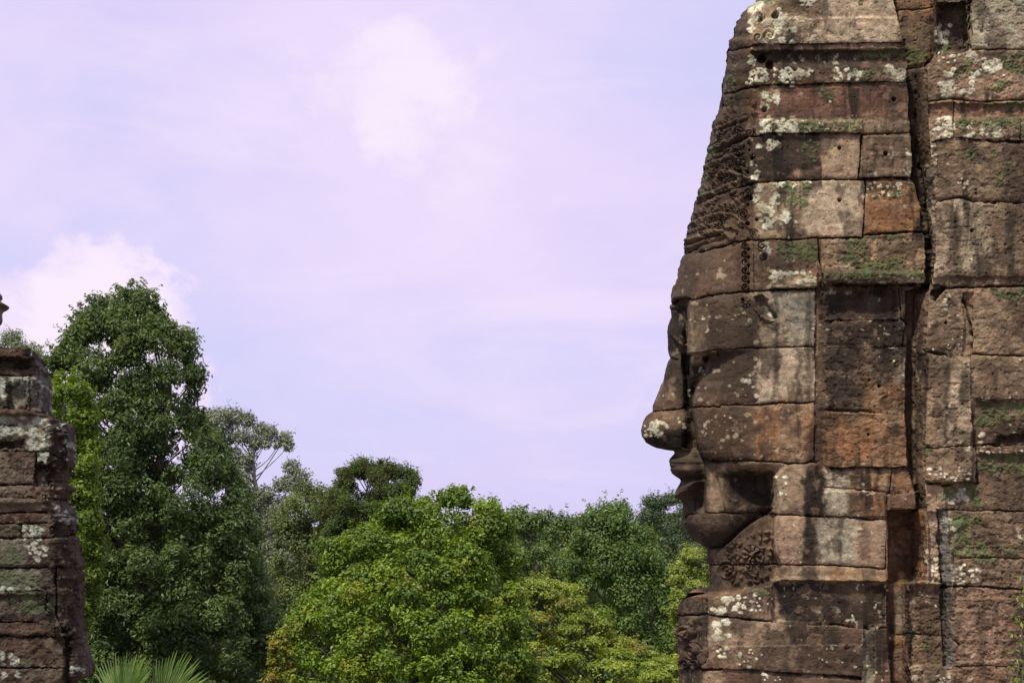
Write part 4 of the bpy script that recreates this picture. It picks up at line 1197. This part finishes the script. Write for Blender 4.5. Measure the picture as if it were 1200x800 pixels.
    for area, n, r0, r1 in (([(-40, 633), (10, 634), (36, 660), (-40, 662)], 70, 2, 5), ([(-40, 668), (44, 670), (40, 690), (-40, 692)], 50, 2, 5), ([(10, 696), (64, 694), (60, 716), (20, 718)], 50, 2, 5), ([(-40, 600), (20, 615), (20, 622), (-40, 622)], 20, 1.5, 4), ([(20, 765), (34, 765), (32, 790), (22, 790)], 14, 1.5, 4), ([(36, 786), (75, 790), (75, 800), (36, 800)], 14, 1, 3)):
        mossy = np.maximum(mossy, g.blobs(area, n, r0, r1, mr, .9))
    pnt(mossy * (1 + .3 * fin), (0.115, 0.135, 0.075), .75)
    lich = np.zeros_like(px)
    for area, n, r0, r1 in (([(-40, 440), (10, 444), (8, 466), (-40, 466)], 26, 2, 5), ([(10, 436), (34, 440), (38, 455), (14, 452)], 16, 2, 4), ([(-40, 486), (58, 490), (58, 530), (32, 528), (28, 510), (-40, 508)], 80, 2, 5.5), ([(44, 530), (56, 530), (56, 545), (46, 545)], 8, 2, 4), ([(24, 614), (56, 616), (54, 632), (28, 632)], 30, 1.8, 4.5),
                            ([(24, 630), (56, 634), (52, 660), (34, 652)], 24, 1.5, 3.4), ([(-40, 682), (36, 688), (30, 694), (-40, 690)], 16, 1, 2.6), ([(-40, 762), (20, 764), (24, 800), (-40, 800)], 34, 2, 5), ([(62, 586), (80, 592), (86, 612), (66, 610)], 16, 1.6, 3.6), ([(66, 492), (82, 505), (80, 540), (70, 530)], 20, 1.2, 3), ([(40, 440), (52, 450), (50, 478), (42, 474)], 14, 1.2, 3), ([(82, 782), (104, 784), (102, 790), (84, 790)], 12, 1.2, 2.6)):
        lich = np.maximum(lich, g.blobs(area, n, r0, r1, mr))
    lm = (lich * .85)[..., None]
    g.col = g.col * (1 - lm) + np.array(LICH) * 0.95 * (1 + .35 * fin + .3 * mid)[..., None] * lm
    g.col = np.clip(g.col * np.array([0.64, 0.70, 0.60]) * np.clip((g.col.mean(-1, keepdims=True) / 0.13) ** 0.4, 0.3, 1.4), 0.008, 0.6)
    V = g.bake()
    nr, nc = px.shape
    FG = grid_faces(nr, nc)[..., ::-1]
    cx = 0.5 * (px[:-1, :-1] + px[1:, 1:]); cy = 0.5 * (py[:-1, :-1] + py[1:, 1:])
    ids = np.full(cx.shape, 1)
    ids[cy < 431] = 0
    ids[(cy >= 431) & (cy < 479)] = 2
    ids[(cy >= 479) & (cx > np.interp(cy, [479, 540, 590, 640, 700, 745, 800], [58, 60, 56, 62, 66, 77, 78]))] = 3
    ids[(cy > 745) & (cx <= 78)] = 4
    b = W(0, 0, D0)
    root = empty('carved_tower', (float(W(20, 0, D0)[0]), D0 + 1.2, TERR), 'dark lichen blotched stone tower cut by the left edge of the photo', 'tower', 'carved stone towers')
    cut_parts(V, FG, ids, {1: ('wall', None), 0: ('capstone', None), 2: ('upper_tier', None), 3: ('carved_corner', None), 4: ('base_course', None)}, M_STONE_FAR, root, g.col)
    # turned-away side, back and top
    ii = np.unique(np.r_[np.arange(0, nr, 3), nr - 1]); jj = np.unique(np.r_[np.arange(0, 50, 2), np.arange(50, nc, 5)])
    B = V[np.ix_(ii, jj)].copy(); B[..., 1] = 2 * (D0 + full) - B[..., 1]
    B[..., 0] -= 0.38 * (B[..., 1] - D0 - full)
    np_mesh('rear_side', B.reshape(-1, 3), grid_faces(len(ii), len(jj)).reshape(-1, 4), M_STONE_FAR, root, g.col[np.ix_(ii, jj)].reshape(-1, 3))
    zt = float(V[0, :, 2].max())
    x_r = float(V[0, 3, 0])
    Vb, Fb = join([box_vf(-9.0, x_r - 0.35, D0 + 0.12, D0 + 0.9, zt - 0.3, zt - 0.015), box_vf(-9.2, -8.6, D0 + 0.3, D0 + 2.1, TERR, zt - 0.2)])
    np_mesh('core', Vb, Fb, M_STONE_FAR, root, np.tile(np.array(BROWN), (len(Vb), 1)), smooth=False)

build_left()

# ------------------------------------------------------------------ broken spire beyond it: only an overhanging carved tip reaches into the frame
def build_spire():
    D0 = 30.0
    prof = [(x_ - 3.5 if y_ < 400 else x_, y_) for x_, y_ in [(-26, 300), (-20, 318), (-12, 330), (-6, 338), (0, 341), (3.5, 346), (0, 350), (4, 353), (10.5, 357), (4.2, 361), (2.5, 365), (3, 372), (1, 377), (-4, 381), (-8, 386), (-6, 400), (-4, 430), (0, 480), (4, 560), (8, 650), (10, 800), (12, 1000)]]
    cx0 = -60.0
    n = 28
    V = []
    pr = np.array(prof, float)
    ys = np.r_[np.arange(300, 400, 1.5), np.arange(400, 1000, 20)]
    xs = np.interp(ys, pr[:, 1], pr[:, 0])
    c0 = W(cx0, 0, D0)[0]
    z = EYE + (HZ - ys) * K * D0
    rad = (xs - cx0) * K * D0
    rad = np.maximum(rad, 0.05)
    th = np.linspace(0, 2 * np.pi, n, endpoint=False)
    sq = 1 / np.maximum(np.abs(np.cos(th)), np.abs(np.sin(th))) ** 0.35
    X = c0 + rad[:, None] * np.cos(th) * np.where(np.cos(th) > 0.99, 1, 1)
    Y = D0 + rad[:, None] * np.sin(th) * sq
    V = np.stack([X, Y, np.repeat(z[:, None], n, 1)], -1).reshape(-1, 3)
    i, j = np.meshgrid(np.arange(len(ys) - 1), np.arange(n), indexing='ij')
    a = i * n + j; b = i * n + (j + 1) % n
    F = np.stack([a, a + n, b + n, b], -1).reshape(-1, 4)
    V = V + 0.03 * np.stack([fbm(V, 5, 2, 1), fbm(V, 5, 2, 2), 0 * V[:, 0]], -1) * (np.abs(np.repeat(ys, n) - 358) > 14)[:, None]
    col = np.array(TAN) * (1 + 0.5 * fbm(V, 3.0, 3, 5))[:, None] * 0.9
    top = ys < 386
    root = empty('ruined_spire', (float(c0), D0, 0), 'small carved stone tip of a ruined spire at the left edge above the trees', 'spire')
    split = int(top.sum())
    m1 = F.reshape(len(ys) - 1, n, 4)
    for nm, fs in (('carved_tip', m1[:split - 1]), ('shaft', m1[split - 1:])):
        f = fs.reshape(-1, 4); u, inv = np.unique(f, return_inverse=True)
        np_mesh(nm, V[u], inv.reshape(-1, 4), M_STONE_FAR, root, col[u])

build_spire()

# ------------------------------------------------------------------ trees
def in_poly(x, y, a):
    ins = np.zeros(x.shape, bool)
    for i in range(len(a)):
        xa, ya = a[i]; xb, yb = a[(i + 1) % len(a)]
        c_ = (ya > y) != (yb > y)
        with np.errstate(divide='ignore', invalid='ignore'):
            xi = (xb - xa) * (y - ya) / (yb - ya + 1e-12) + xa
        ins ^= c_ & (x < xi)
    return ins

def leaves(C, size, aspect, up, rng, cols, droop=0.0, lean=None):
    """leaf blades at the points C: four-sided, folded a little along the midrib"""
    n = len(C)
    nrm = rng.normal(0, 1, (n, 3)); nrm[:, 2] = np.abs(nrm[:, 2]) * 0.8 + up
    if lean is not None:                           # blades face outwards from their clump, as they do towards the light
        nrm = nrm * 0.55 + lean * 1.0
    nrm /= np.linalg.norm(nrm, axis=1)[:, None]
    t = rng.normal(0, 1, (n, 3)); t[:, 2] -= droop
    t -= nrm * (t * nrm).sum(1)[:, None]; t /= np.linalg.norm(t, axis=1)[:, None] + 1e-9
    b = np.cross(nrm, t)
    s = (size * rng.uniform(0.6, 1.25, n))[:, None]
    w = s * aspect
    p0 = C - t * s * 0.5
    p2 = C + t * s * 0.55 - nrm * s * 0.10
    p1 = C + b * w * 0.5 + nrm * s * 0.08 - t * s * 0.05
    p3 = C - b * w * 0.5 + nrm * s * 0.08 - t * s * 0.05
    V = np.stack([p0, p1, p2, p3], 1).reshape(-1, 3)
    F = np.arange(n * 4).reshape(-1, 4)
    return V, F, np.repeat(cols, 4, 0)

def bez(a, b, c_, n=8):
    t = np.linspace(0, 1, n)[:, None]
    return (1 - t) ** 2 * a + 2 * t * (1 - t) * b + t * t * c_

def tree(name, poly, D, n_clump, rc, per, leaf_px, cA, cB, label, group, trunk_x, bark=None, mat=None, flat=0.75, seed=0, shell=0.55, aspect=0.5, up=0.35,
         clumps=None, limb=0.22, sprig=2.2, lean_k=1.0, yellow=0.0, warmc=(0.20, 0.13, 0.03), trunk_r=None, depth_k=1.0, extra=(), floor=880, inner=0.25):
    rng = np.random.default_rng(100 + seed)
    bark = bark or M_BARK; mat = mat or M_LEAF
    a = np.array(poly, float)
    m = K * D                                       # metres per pixel at this distance
    if clumps is None:
        pts = []
        x0, x1, y0, y1 = a[:, 0].min(), a[:, 0].max(), a[:, 1].min(), min(a[:, 1].max(), floor)
        # edge points first: the outline keeps its drawn shape
        per_len = np.hypot(*(np.roll(a, -1, 0) - a).T)
        for i in range(len(a)):
            xa, ya = a[i]; xb, yb = a[(i + 1) % len(a)]
            k_ = int(per_len[i] / (rc * 1.1)) + 1
            for q in range(k_):
                x = xa + (xb - xa) * q / k_; y = ya + (yb - ya) * q / k_
                if y < floor - 2:
                    pts.append((x, y, 0.0, 1))
        n_clump = int(n_clump * 1.5)
        X = rng.uniform(x0, x1, n_clump * 8); Y = rng.uniform(y0, y1, n_clump * 8)
        ok = in_poly(X, Y, a)
        X, Y = X[ok][:n_clump], Y[ok][:n_clump]
        for x, y in zip(X, Y):
            row = in_poly(np.linspace(x0, x1, 160), np.full(160, y), a)
            xs = np.linspace(x0, x1, 160)[row]
            lo, hi = (xs.min(), xs.max()) if len(xs) else (x - 5, x + 5)
            hw = (hi - lo) / 2; u = (x - (lo + hi) / 2) / max(hw, 1)
            top_gap = max(y - y0, 0)
            hd = min(hw, 0.9 * top_gap + 4) * math.sqrt(max(0, 1 - u * u)) * depth_k
            if rng.random() < shell:
                z = -hd * rng.uniform(0.65, 1.0)        # the side towards the viewer
            else:
                z = hd * rng.uniform(-0.9, 1.0)
            pts.append((x, y, z, 0))
    else:
        pts = [(x, y, rng.uniform(-r_, r_) * 0.8, 2 + r_) for x, y, r_ in clumps]
    pts += [(x, y, z, 2 + r_) for x, y, z, r_ in extra]
    Cc, Rr, kind = [], [], []
    for x, y, z, e in pts:
        r_ = (e - 2) if e >= 2 else rc * rng.uniform(0.6, 1.25)
        if e == 1:                                   # pull edge clumps inwards by their radius
            gx = a[:, 0].mean(); gy = min(a[:, 1].mean(), floor - 60)
            l = math.hypot(gx - x, gy - y) + 1e-6
            r_ *= 0.75
            x += (gx - x) / l * r_ * 0.85; y += (gy - y) / l * r_ * 0.85
        yd = D + z * m
        Cc.append(W(x, y, yd)); Rr.append(r_ * m)
    Cc = np.array(Cc); Rr = np.array(Rr)
    # leaves of all clumps
    nl = np.maximum((per * (Rr / (rc * m)) ** 2).astype(int), 12)
    idx = np.repeat(np.arange(len(Cc)), nl)
    n = len(idx)
    v = rng.normal(0, 1, (n, 3)); v /= np.linalg.norm(v, axis=1)[:, None]
    rad = rng.uniform(inner, 1.0, n) ** 0.6 * rng.uniform(0.75, 1.18, n)
    P = Cc[idx] + v * (rad * Rr[idx])[:, None] * np.array([1, 1, flat])
    # sprays of leaves standing out of the clumps: a broken outline
    ns = rng.poisson(sprig, len(Cc))
    si = np.repeat(np.arange(len(Cc)), ns)
    dv = rng.normal(0, 1, (len(si), 3)); dv[:, 2] = np.abs(dv[:, 2]) + 0.3
    dv /= np.linalg.norm(dv, axis=1)[:, None]
    tt = rng.uniform(0.7, 1.5, (len(si), 11))
    Ps = Cc[si][:, None, :] + dv[:, None, :] * (tt * Rr[si][:, None] * rng.uniform(0.8, 1.1, len(si))[:, None])[..., None]
    Ps = (Ps + rng.normal(0, 1.6 * m, Ps.shape)).reshape(-1, 3)
    v = np.concatenate([v, np.repeat(dv, 11, 0)])
    P = np.concatenate([P, Ps]); idx = np.concatenate([idx, np.repeat(si, 11)]); n = len(P)
    cA, cB = np.array(cA) * 1.75, np.array(cB) * 1.65
    tone = np.clip(rng.uniform(0, 1, len(Cc))[idx] * 0.6 + rng.uniform(0, 1, n) ** 1.6 * 0.75 - 0.1, 0, 1.15)
    cl = cA + (cB - cA) * tone[:, None]
    if yellow > 0:
        ym = (rng.random(len(Cc)) < yellow)[idx] & (rng.random(n) < 0.6)
        cl[ym] = cl[ym] * 0.4 + np.array(warmc) * 0.6
    cl *= rng.uniform(0.75, 1.25, n)[:, None]
    V, F, c4 = leaves(P, leaf_px * 1.12 * m * np.ones(n), aspect, up, rng, cl, 0.0, v * lean_k)
    base = np.array([W(trunk_x, 0, D)[0], D, 0.0])
    root = empty(name, tuple(base), label, 'tree', group)
    np_mesh('crown', V, F, mat, root, c4, smooth=False)
    # trunk and limbs reaching into the clumps
    top = Cc[:, 2].max()
    zlo = max(1.0, np.percentile(Cc[:, 2], 5) - 1.0)
    tr = trunk_r or (0.014 * top + 0.05)
    hgt = zlo + (top - zlo) * 0.8
    zz = np.linspace(0, hgt, 12)
    path = np.stack([base[0] + 0.02 * hgt * np.sin(zz * 0.7 + seed), D + 0.02 * hgt * np.cos(zz * 0.5 + seed), zz], 1)
    path[0, :2] = base[:2]
    xt = np.average(Cc[:, 0]); path[:, 0] += (xt - base[0]) * (zz / hgt) ** 2 * 0.8
    tubes = [tube(path, tr * (1 - 0.8 * zz / hgt) + 0.02, 8)]
    sel = rng.permutation(len(Cc))[:max(6, int(len(Cc) * limb))]
    for q in sel:
        t_ = Cc[q]
        z0 = np.clip(t_[2] - rng.uniform(0.4, 0.9) * max(1.0, abs(t_[0] - xt) + 1.0), zlo * 0.6, hgt * 0.97)
        f = z0 / hgt * 11; i0 = int(min(f, 10)); s_ = path[i0] + (path[i0 + 1] - path[i0]) * (f - i0)
        mid_ = s_ * 0.45 + t_ * 0.55 + np.array([0, 0, -0.12 * np.linalg.norm(t_ - s_)]) + rng.normal(0, 0.06, 3) * np.linalg.norm(t_ - s_)
        r0 = min(tr * 0.3, 0.009 * np.linalg.norm(t_ - s_) + 0.012)
        tubes.append(tube(bez(s_, mid_, t_, 7), np.linspace(r0, max(0.008, 0.35 * m), 7), 5))
    Vt, Ft = join(tubes)
    np_mesh('trunk', Vt, Ft, bark, root)
    return root

G = 'trees of the forest behind the towers'
# far ones first
DK1, DK2 = (0.030, 0.050, 0.014), (0.080, 0.115, 0.028)
MD1, MD2 = (0.040, 0.075, 0.016), (0.095, 0.150, 0.030)
BR1, BR2 = (0.070, 0.120, 0.012), (0.170, 0.240, 0.024)
YL1, YL2 = (0.085, 0.118, 0.018), (0.200, 0.245, 0.038)
tree('pale_tree', [(0, 0), (1, 0), (1, 1)], 62, 0, 12, 560, 3.2, (0.105, 0.122, 0.075), (0.185, 0.205, 0.125), 'tall airy grey green tree with pale bare limbs beside the biggest tree', G, 320, M_BARK_PALE, M_LEAF_DULL,
     seed=1, limb=1.0, trunk_r=0.26, sprig=4, lean_k=0.35, flat=0.95,
     clumps=[(292, 548, 9), (297, 522, 8), (262, 548, 15), (238, 492, 14), (256, 488, 14), (274, 489, 14), (290, 492, 12), (248, 508, 15), (268, 510, 15), (284, 512, 11), (240, 528, 15), (260, 532, 14), (276, 536, 12), (290, 538, 9), (306, 503, 11), (317, 506, 10), (312, 518, 9), (300, 518, 9),
             (334, 513, 10), (338, 523, 8), (326, 520, 7), (342, 548, 12), (354, 560, 11), (340, 566, 13), (328, 568, 10), (352, 574, 10), (312, 578, 12), (300, 584, 13), (318, 592, 14), (336, 590, 12), (285, 562, 12), (280, 585, 16), (300, 606, 16),
             (320, 614, 16), (270, 560, 16), (255, 560, 16), (280, 620, 20), (310, 640, 20), (335, 630, 16), (300, 664, 20), (330, 660, 18)])
tree('distant_tree', [(-40, 402), (0, 394), (16, 393), (30, 402), (46, 410), (54, 430), (56, 500), (30, 620), (-40, 620)], 72, 60, 13, 260, 2.8, (0.085, 0.105, 0.055), (0.140, 0.165, 0.085), 'distant greyish tree whose top just shows above the left tower', G, 10, M_BARK, M_LEAF_DULL, seed=2)
tree('distant_tree', [(738, 640), (742, 612), (752, 594), (764, 583), (778, 576), (790, 580), (800, 574), (812, 590), (840, 600), (870, 650), (870, 740), (770, 740), (748, 690)], 60, 90, 13, 330, 2.6, (0.035, 0.055, 0.025), (0.085, 0.110, 0.050),
     'grey green rounded tree farthest back, just left of the stone chin', G, 800, M_BARK, M_LEAF_DULL, seed=3)
tree('forest_tree', [(575, 660), (582, 608), (596, 598), (606, 596), (620, 602), (632, 598), (646, 600), (662, 604), (676, 618), (690, 632), (700, 660), (700, 740), (600, 740)], 50, 60, 15, 260, 3.4, DK1, (0.095, 0.140, 0.035),
     'dark tree with sky gaps under its top, behind the bright green tree', G, 632, seed=4, aspect=0.6)
tree('feathery_tree', [(372, 600), (384, 575), (396, 560), (404, 548), (416, 543), (426, 535), (436, 545), (448, 540), (460, 541), (470, 552), (488, 553), (494, 562), (484, 576), (474, 590), (478, 640), (440, 690), (380, 690)], 44, 110, 11, 360, 3.2, DK1, (0.085, 0.120, 0.030),
     'feathery dark tree with rusty patches rising behind the bright green tree', G, 425, seed=5, yellow=0.22, warmc=(0.11, 0.075, 0.025), aspect=0.35, shell=0.3, sprig=5, lean_k=0.4,
     extra=[(425 + 26 * math.sin(k * 1.9), 556 + 5 * k, 8 * math.cos(k * 1.3), 10) for k in range(14)])
tree('forest_tree', [(318, 650), (326, 600), (340, 580), (356, 568), (372, 573), (386, 590), (396, 620), (396, 700), (380, 760), (320, 790), (316, 720)], 46, 70, 14, 300, 3.4, (0.045, 0.065, 0.025), (0.120, 0.150, 0.045),
     'olive tree with lighter leaf tufts and a thin stem, left of the feathery tree', G, 345, M_BARK_PALE, seed=6, yellow=0.12, warmc=(0.18, 0.20, 0.05))
tree('forest_tree', [(655, 700), (668, 650), (680, 628), (684, 608), (694, 602), (706, 596), (718, 589), (728, 591), (740, 602), (750, 613), (764, 630), (776, 655), (792, 690), (806, 740), (810, 880), (690, 880), (650, 790)], 40, 170, 17, 300, 4.0, (0.032, 0.058, 0.015), (0.105, 0.165, 0.036),
     'broad mid green tree in the middle of the gap between bright tree and chin', G, 730, seed=7, yellow=0.14, warmc=(0.15, 0.18, 0.03))
tree('forest_tree', [(784, 700), (792, 660), (806, 646), (822, 640), (850, 640), (880, 670), (880, 800), (800, 800)], 35, 44, 13, 300, 3.6, (0.085, 0.120, 0.022), (0.190, 0.225, 0.045), 'yellow green tree top tucked close under the stone chin', G, 835, seed=8, flat=0.45)
tree('tiered_tree', [(586, 720), (600, 690), (618, 678), (640, 674), (656, 678), (668, 690), (676, 706), (700, 716), (712, 736), (736, 752), (770, 768), (800, 776), (830, 770), (850, 880), (590, 880)], 31, 130, 16, 380, 3.8, YL1, YL2,
     'yellow green tree with flat leafy tiers at the bottom, right of the bright tree', G, 690, seed=9, flat=0.38, yellow=0.2, warmc=(0.24, 0.15, 0.05), up=0.8)
tree('big_dark_tree', [(50, 470), (54, 432), (66, 402), (84, 385), (96, 366), (116, 352), (130, 342), (140, 334), (160, 334), (170, 346), (184, 358), (200, 374), (216, 398), (232, 424), (236, 446), (222, 470), (238, 492), (252, 520), (272, 548), (288, 590), (302, 640), (310, 700), (320, 740), (324, 800), (324, 880), (60, 880)], 33, 440, 18, 290, 5.0, (0.024, 0.042, 0.012), (0.106, 0.150, 0.044),
     'tallest dense dark green tree, a tapering crown beside the left tower', G, 185, seed=10, yellow=0.10, warmc=(0.14, 0.18, 0.03), aspect=0.45, limb=0.10, sprig=2.4, lean_k=0.65,
     extra=[(170 + 24 * math.sin(k * 2.1), 430 + 9 * k, 10 * math.cos(k), 17) for k in range(24)])
tree('forest_tree', [(56, 460), (70, 432), (86, 436), (100, 452), (110, 482), (116, 530), (112, 580), (118, 640), (112, 700), (96, 740), (60, 740)], 28, 50, 15, 260, 4.8, (0.050, 0.085, 0.012), (0.130, 0.185, 0.022), 'fresh green young tree squeezed between the left tower and the biggest tree', G, 80, seed=11)
tree('bright_tree', [(384, 690), (388, 640), (404, 622), (424, 618), (440, 600), (456, 588), (476, 580), (492, 578), (506, 584), (522, 578), (540, 575), (552, 580), (566, 590), (582, 588), (594, 600), (600, 626), (610, 660), (606, 700), (612, 740), (622, 800), (622, 880), (330, 880), (330, 780), (340, 744), (356, 708), (372, 694)], 27, 260, 18, 300, 4.4, (0.036, 0.070, 0.010), (0.138, 0.205, 0.021),
     'broad bright green tree in the centre foreground', G, 495, seed=12, yellow=0.10, warmc=(0.26, 0.26, 0.02), aspect=0.6)
tree('bush', [(316, 770), (322, 742), (332, 738), (340, 760), (346, 800), (350, 880), (312, 880)], 25.5, 14, 9, 200, 4.0, (0.08, 0.11, 0.015), (0.2, 0.22, 0.03), 'small yellowing sapling between the biggest tree and the bright tree', G, 330, seed=13, yellow=0.2, warmc=(0.25, 0.12, 0.03))

# the far forest seen through the gaps: one mass nobody could count
def far_forest():
    rng = np.random.default_rng(77)
    n = 200000
    X = rng.uniform(-90, 75, n); 
    base_h = 11.6 + 0.5 * np.sin(X * 0.21) + 0.4 * np.sin(X * 0.57 + 1) + 0.3 * np.sin(X * 1.3 + 2)
    Y = 82 + rng.uniform(0, 9, n)
    Z = base_h * (1 - rng.random(n) ** 1.6 * 0.8) 
    P = np.stack([X, Y, Z], -1)
    k = fbm(P, 0.6, 3, 3)
    keep = k > -0.35
    P = P[keep]; k = k[keep]
    cl = np.array((0.035, 0.055, 0.02)) + (np.array((0.09, 0.12, 0.04)) - np.array((0.035, 0.055, 0.02))) * rng.random(len(P))[:, None]
    V, F, c4 = leaves(P, 0.36 * np.ones(len(P)), 0.7, 0.4, rng, cl)
    o = np_mesh('far_forest', V, F, M_LEAF_DULL, None, c4, smooth=False)
    tag(o, 'dense dark forest filling the gaps far behind the trees', 'forest', kind='stuff')

far_forest()

# ------------------------------------------------------------------ fan palm
def palm():
    D0 = 22.5
    m = K * D0
    rng = np.random.default_rng(8)
    hub = W(165, 838, D0)
    root = empty('fan_palm', (float(hub[0]), D0, 0), 'fan palm with stiff pleated fronds at the foot of the left tower', 'palm')
    z = np.linspace(0, hub[2] - 0.1, 10)
    np_mesh('trunk', *tube(np.stack([hub[0] + 0.1 * np.sin(z), np.full(10, D0), z], 1), np.linspace(0.2, 0.15, 10), 10), M_BARK, root)
    def frond(tip_c, ang0, R_, tilt, spread, seed):
        r = np.random.default_rng(seed)
        c0 = np.array(tip_c)
        st = [tube(bez(hub, (hub + c0) / 2 + np.array([0, 0, .1]), c0, 6), np.linspace(0.03, 0.018, 6), 6)]
        V, F, C4 = [], [], []
        o = 0
        n = 27
        for k in range(n):
            f = k / (n - 1) * 2 - 1
            th = ang0 + f * spread
            l = R_ * (1 - 0.22 * f * f) * r.uniform(0.92, 1.05)
            dirv = np.array([math.sin(th) * 1.0, tilt * math.cos(f * 1.2), math.cos(th)])
            dirv /= np.linalg.norm(dirv)
            side = np.cross(dirv, np.array([0, 1, 0.15])); side /= np.linalg.norm(side)
            nv = np.cross(side, dirv)
            wmax = 2.0 * R_ * spread / n * 0.95
            prof = ((0, .12), (.25, .45), (.5, .9), (.62, .95), (.8, .55), (1.0, .03))
            sag = r.uniform(0.0, 0.05)
            green = np.array((0.165, 0.265, 0.085)) * r.uniform(0.65, 1.25) if r.random() > .25 else np.array((0.26, 0.34, 0.14))
            for q, (t, w) in enumerate(prof):
                p = c0 + dirv * l * t + np.array([0, 0, -sag * l * t * t * 2])
                V += [p - side * wmax * w * .5 - nv * 0.014, p + nv * 0.02, p + side * wmax * w * .5 - nv * 0.014]
                C4 += [green * (0.9 + .35 * t)] * 3
                if q:
                    b = o + 3 * q
                    F += [(b - 3, b - 2, b + 1, b), (b - 2, b - 1, b + 2, b + 1)]
            o += 3 * len(prof)
        np_mesh('frond', np.array(V), np.array(F), M_LEAF, root, np.array(C4), smooth=False)
        np_mesh('stalk', *join(st), M_BARK_PALE, root)
    frond(W(142, 832, D0 - .3), 0.0, 76 * m, 0.55, 0.62, 1)
    frond(W(183, 836, D0 - .1), 0.52, 84 * m, 0.5, 0.62, 2)
    frond(W(112, 850, D0 + .3), -0.75, 62 * m, 0.2, 0.8, 3)
    frond(W(215, 868, D0 + .1), 1.3, 66 * m, 0.1, 0.8, 4)
    frond(W(165, 850, D0 + .8), 0.2, 70 * m, 0.6, 0.9, 5)
    frond(W(150, 870, D0 - .8), -0.3, 60 * m, -1.4, 0.9, 6)
    frond(W(190, 880, D0 - .6), 0.9, 60 * m, -1.2, 0.9, 7)

palm()

# ------------------------------------------------------------------ creeper on the right-hand wall
def creeper():
    rng = np.random.default_rng(15)
    D0 = 11.80
    root = empty('climbing_vine', tuple(W(1196, 1000, D0)), 'small leafy vine climbing the wall at the right edge', 'vine')
    stems = []
    V, F, C4, o = [], [], [], 0
    paths = [[(1204, 860), (1198, 800), (1200, 760), (1194, 720), (1200, 690), (1197, 668)], [(1210, 860), (1208, 780), (1212, 720), (1208, 690)], [(1192, 860), (1190, 800), (1196, 770)]]
    for p in paths:
        q = np.array(p, float); t = np.linspace(0, 1, 40); tt = np.linspace(0, 1, len(q))
        x = np.interp(t, tt, q[:, 0]); y = np.interp(t, tt, q[:, 1])
        stems.append(tube(W(x, y, D0 + 0.02), np.full(40, 0.006), 5))
    spots = [(1197, 674), (1193, 698), (1189, 722), (1197, 728), (1187, 742), (1196, 752), (1188, 761), (1186, 780), (1189, 793), (1197, 784), (1193, 771), (1198, 705), (1203, 690), (1206, 720), (1205, 745), (1206, 775), (1199, 796), (1210, 700), (1212, 740), (1211, 790), (1194, 806), (1186, 812), (1202, 816)]
    for (x, y) in spots:
        g_ = np.array((0.11, 0.17, 0.02)) + rng.random() * np.array((0.16, 0.10, 0.01))
        if y > 755:
            g_ = g_ * np.array((.6, .85, 1.0))
        for s_ in (-1, 0, 1):
            c0 = W(x + s_ * 1.2, y, D0 - 0.03)
            ang = s_ * 0.9 + rng.normal(0, .25)
            L_ = rng.uniform(0.040, 0.062); w_ = L_ * 0.5
            dr = np.array([math.sin(ang), -0.35, -math.cos(ang) * 0.9 + 0.2]); dr /= np.linalg.norm(dr)
            sd_ = np.cross(dr, np.array([0, 1, .2])); sd_ /= np.linalg.norm(sd_)
            nv = np.cross(sd_, dr)
            pts = [c0, c0 + dr * L_ * .45 - sd_ * w_ * .5 + nv * .006, c0 + dr * L_, c0 + dr * L_ * .45 + sd_ * w_ * .5 + nv * .006]
            V += pts; F.append((o, o + 1, o + 2, o + 3)); o += 4; C4 += [g_] * 4
    np_mesh('stem', *join(stems), M_BARK, root)
    np_mesh('leaves', np.array(V), np.array(F), M_LEAF, root, np.array(C4), smooth=False)

creeper()
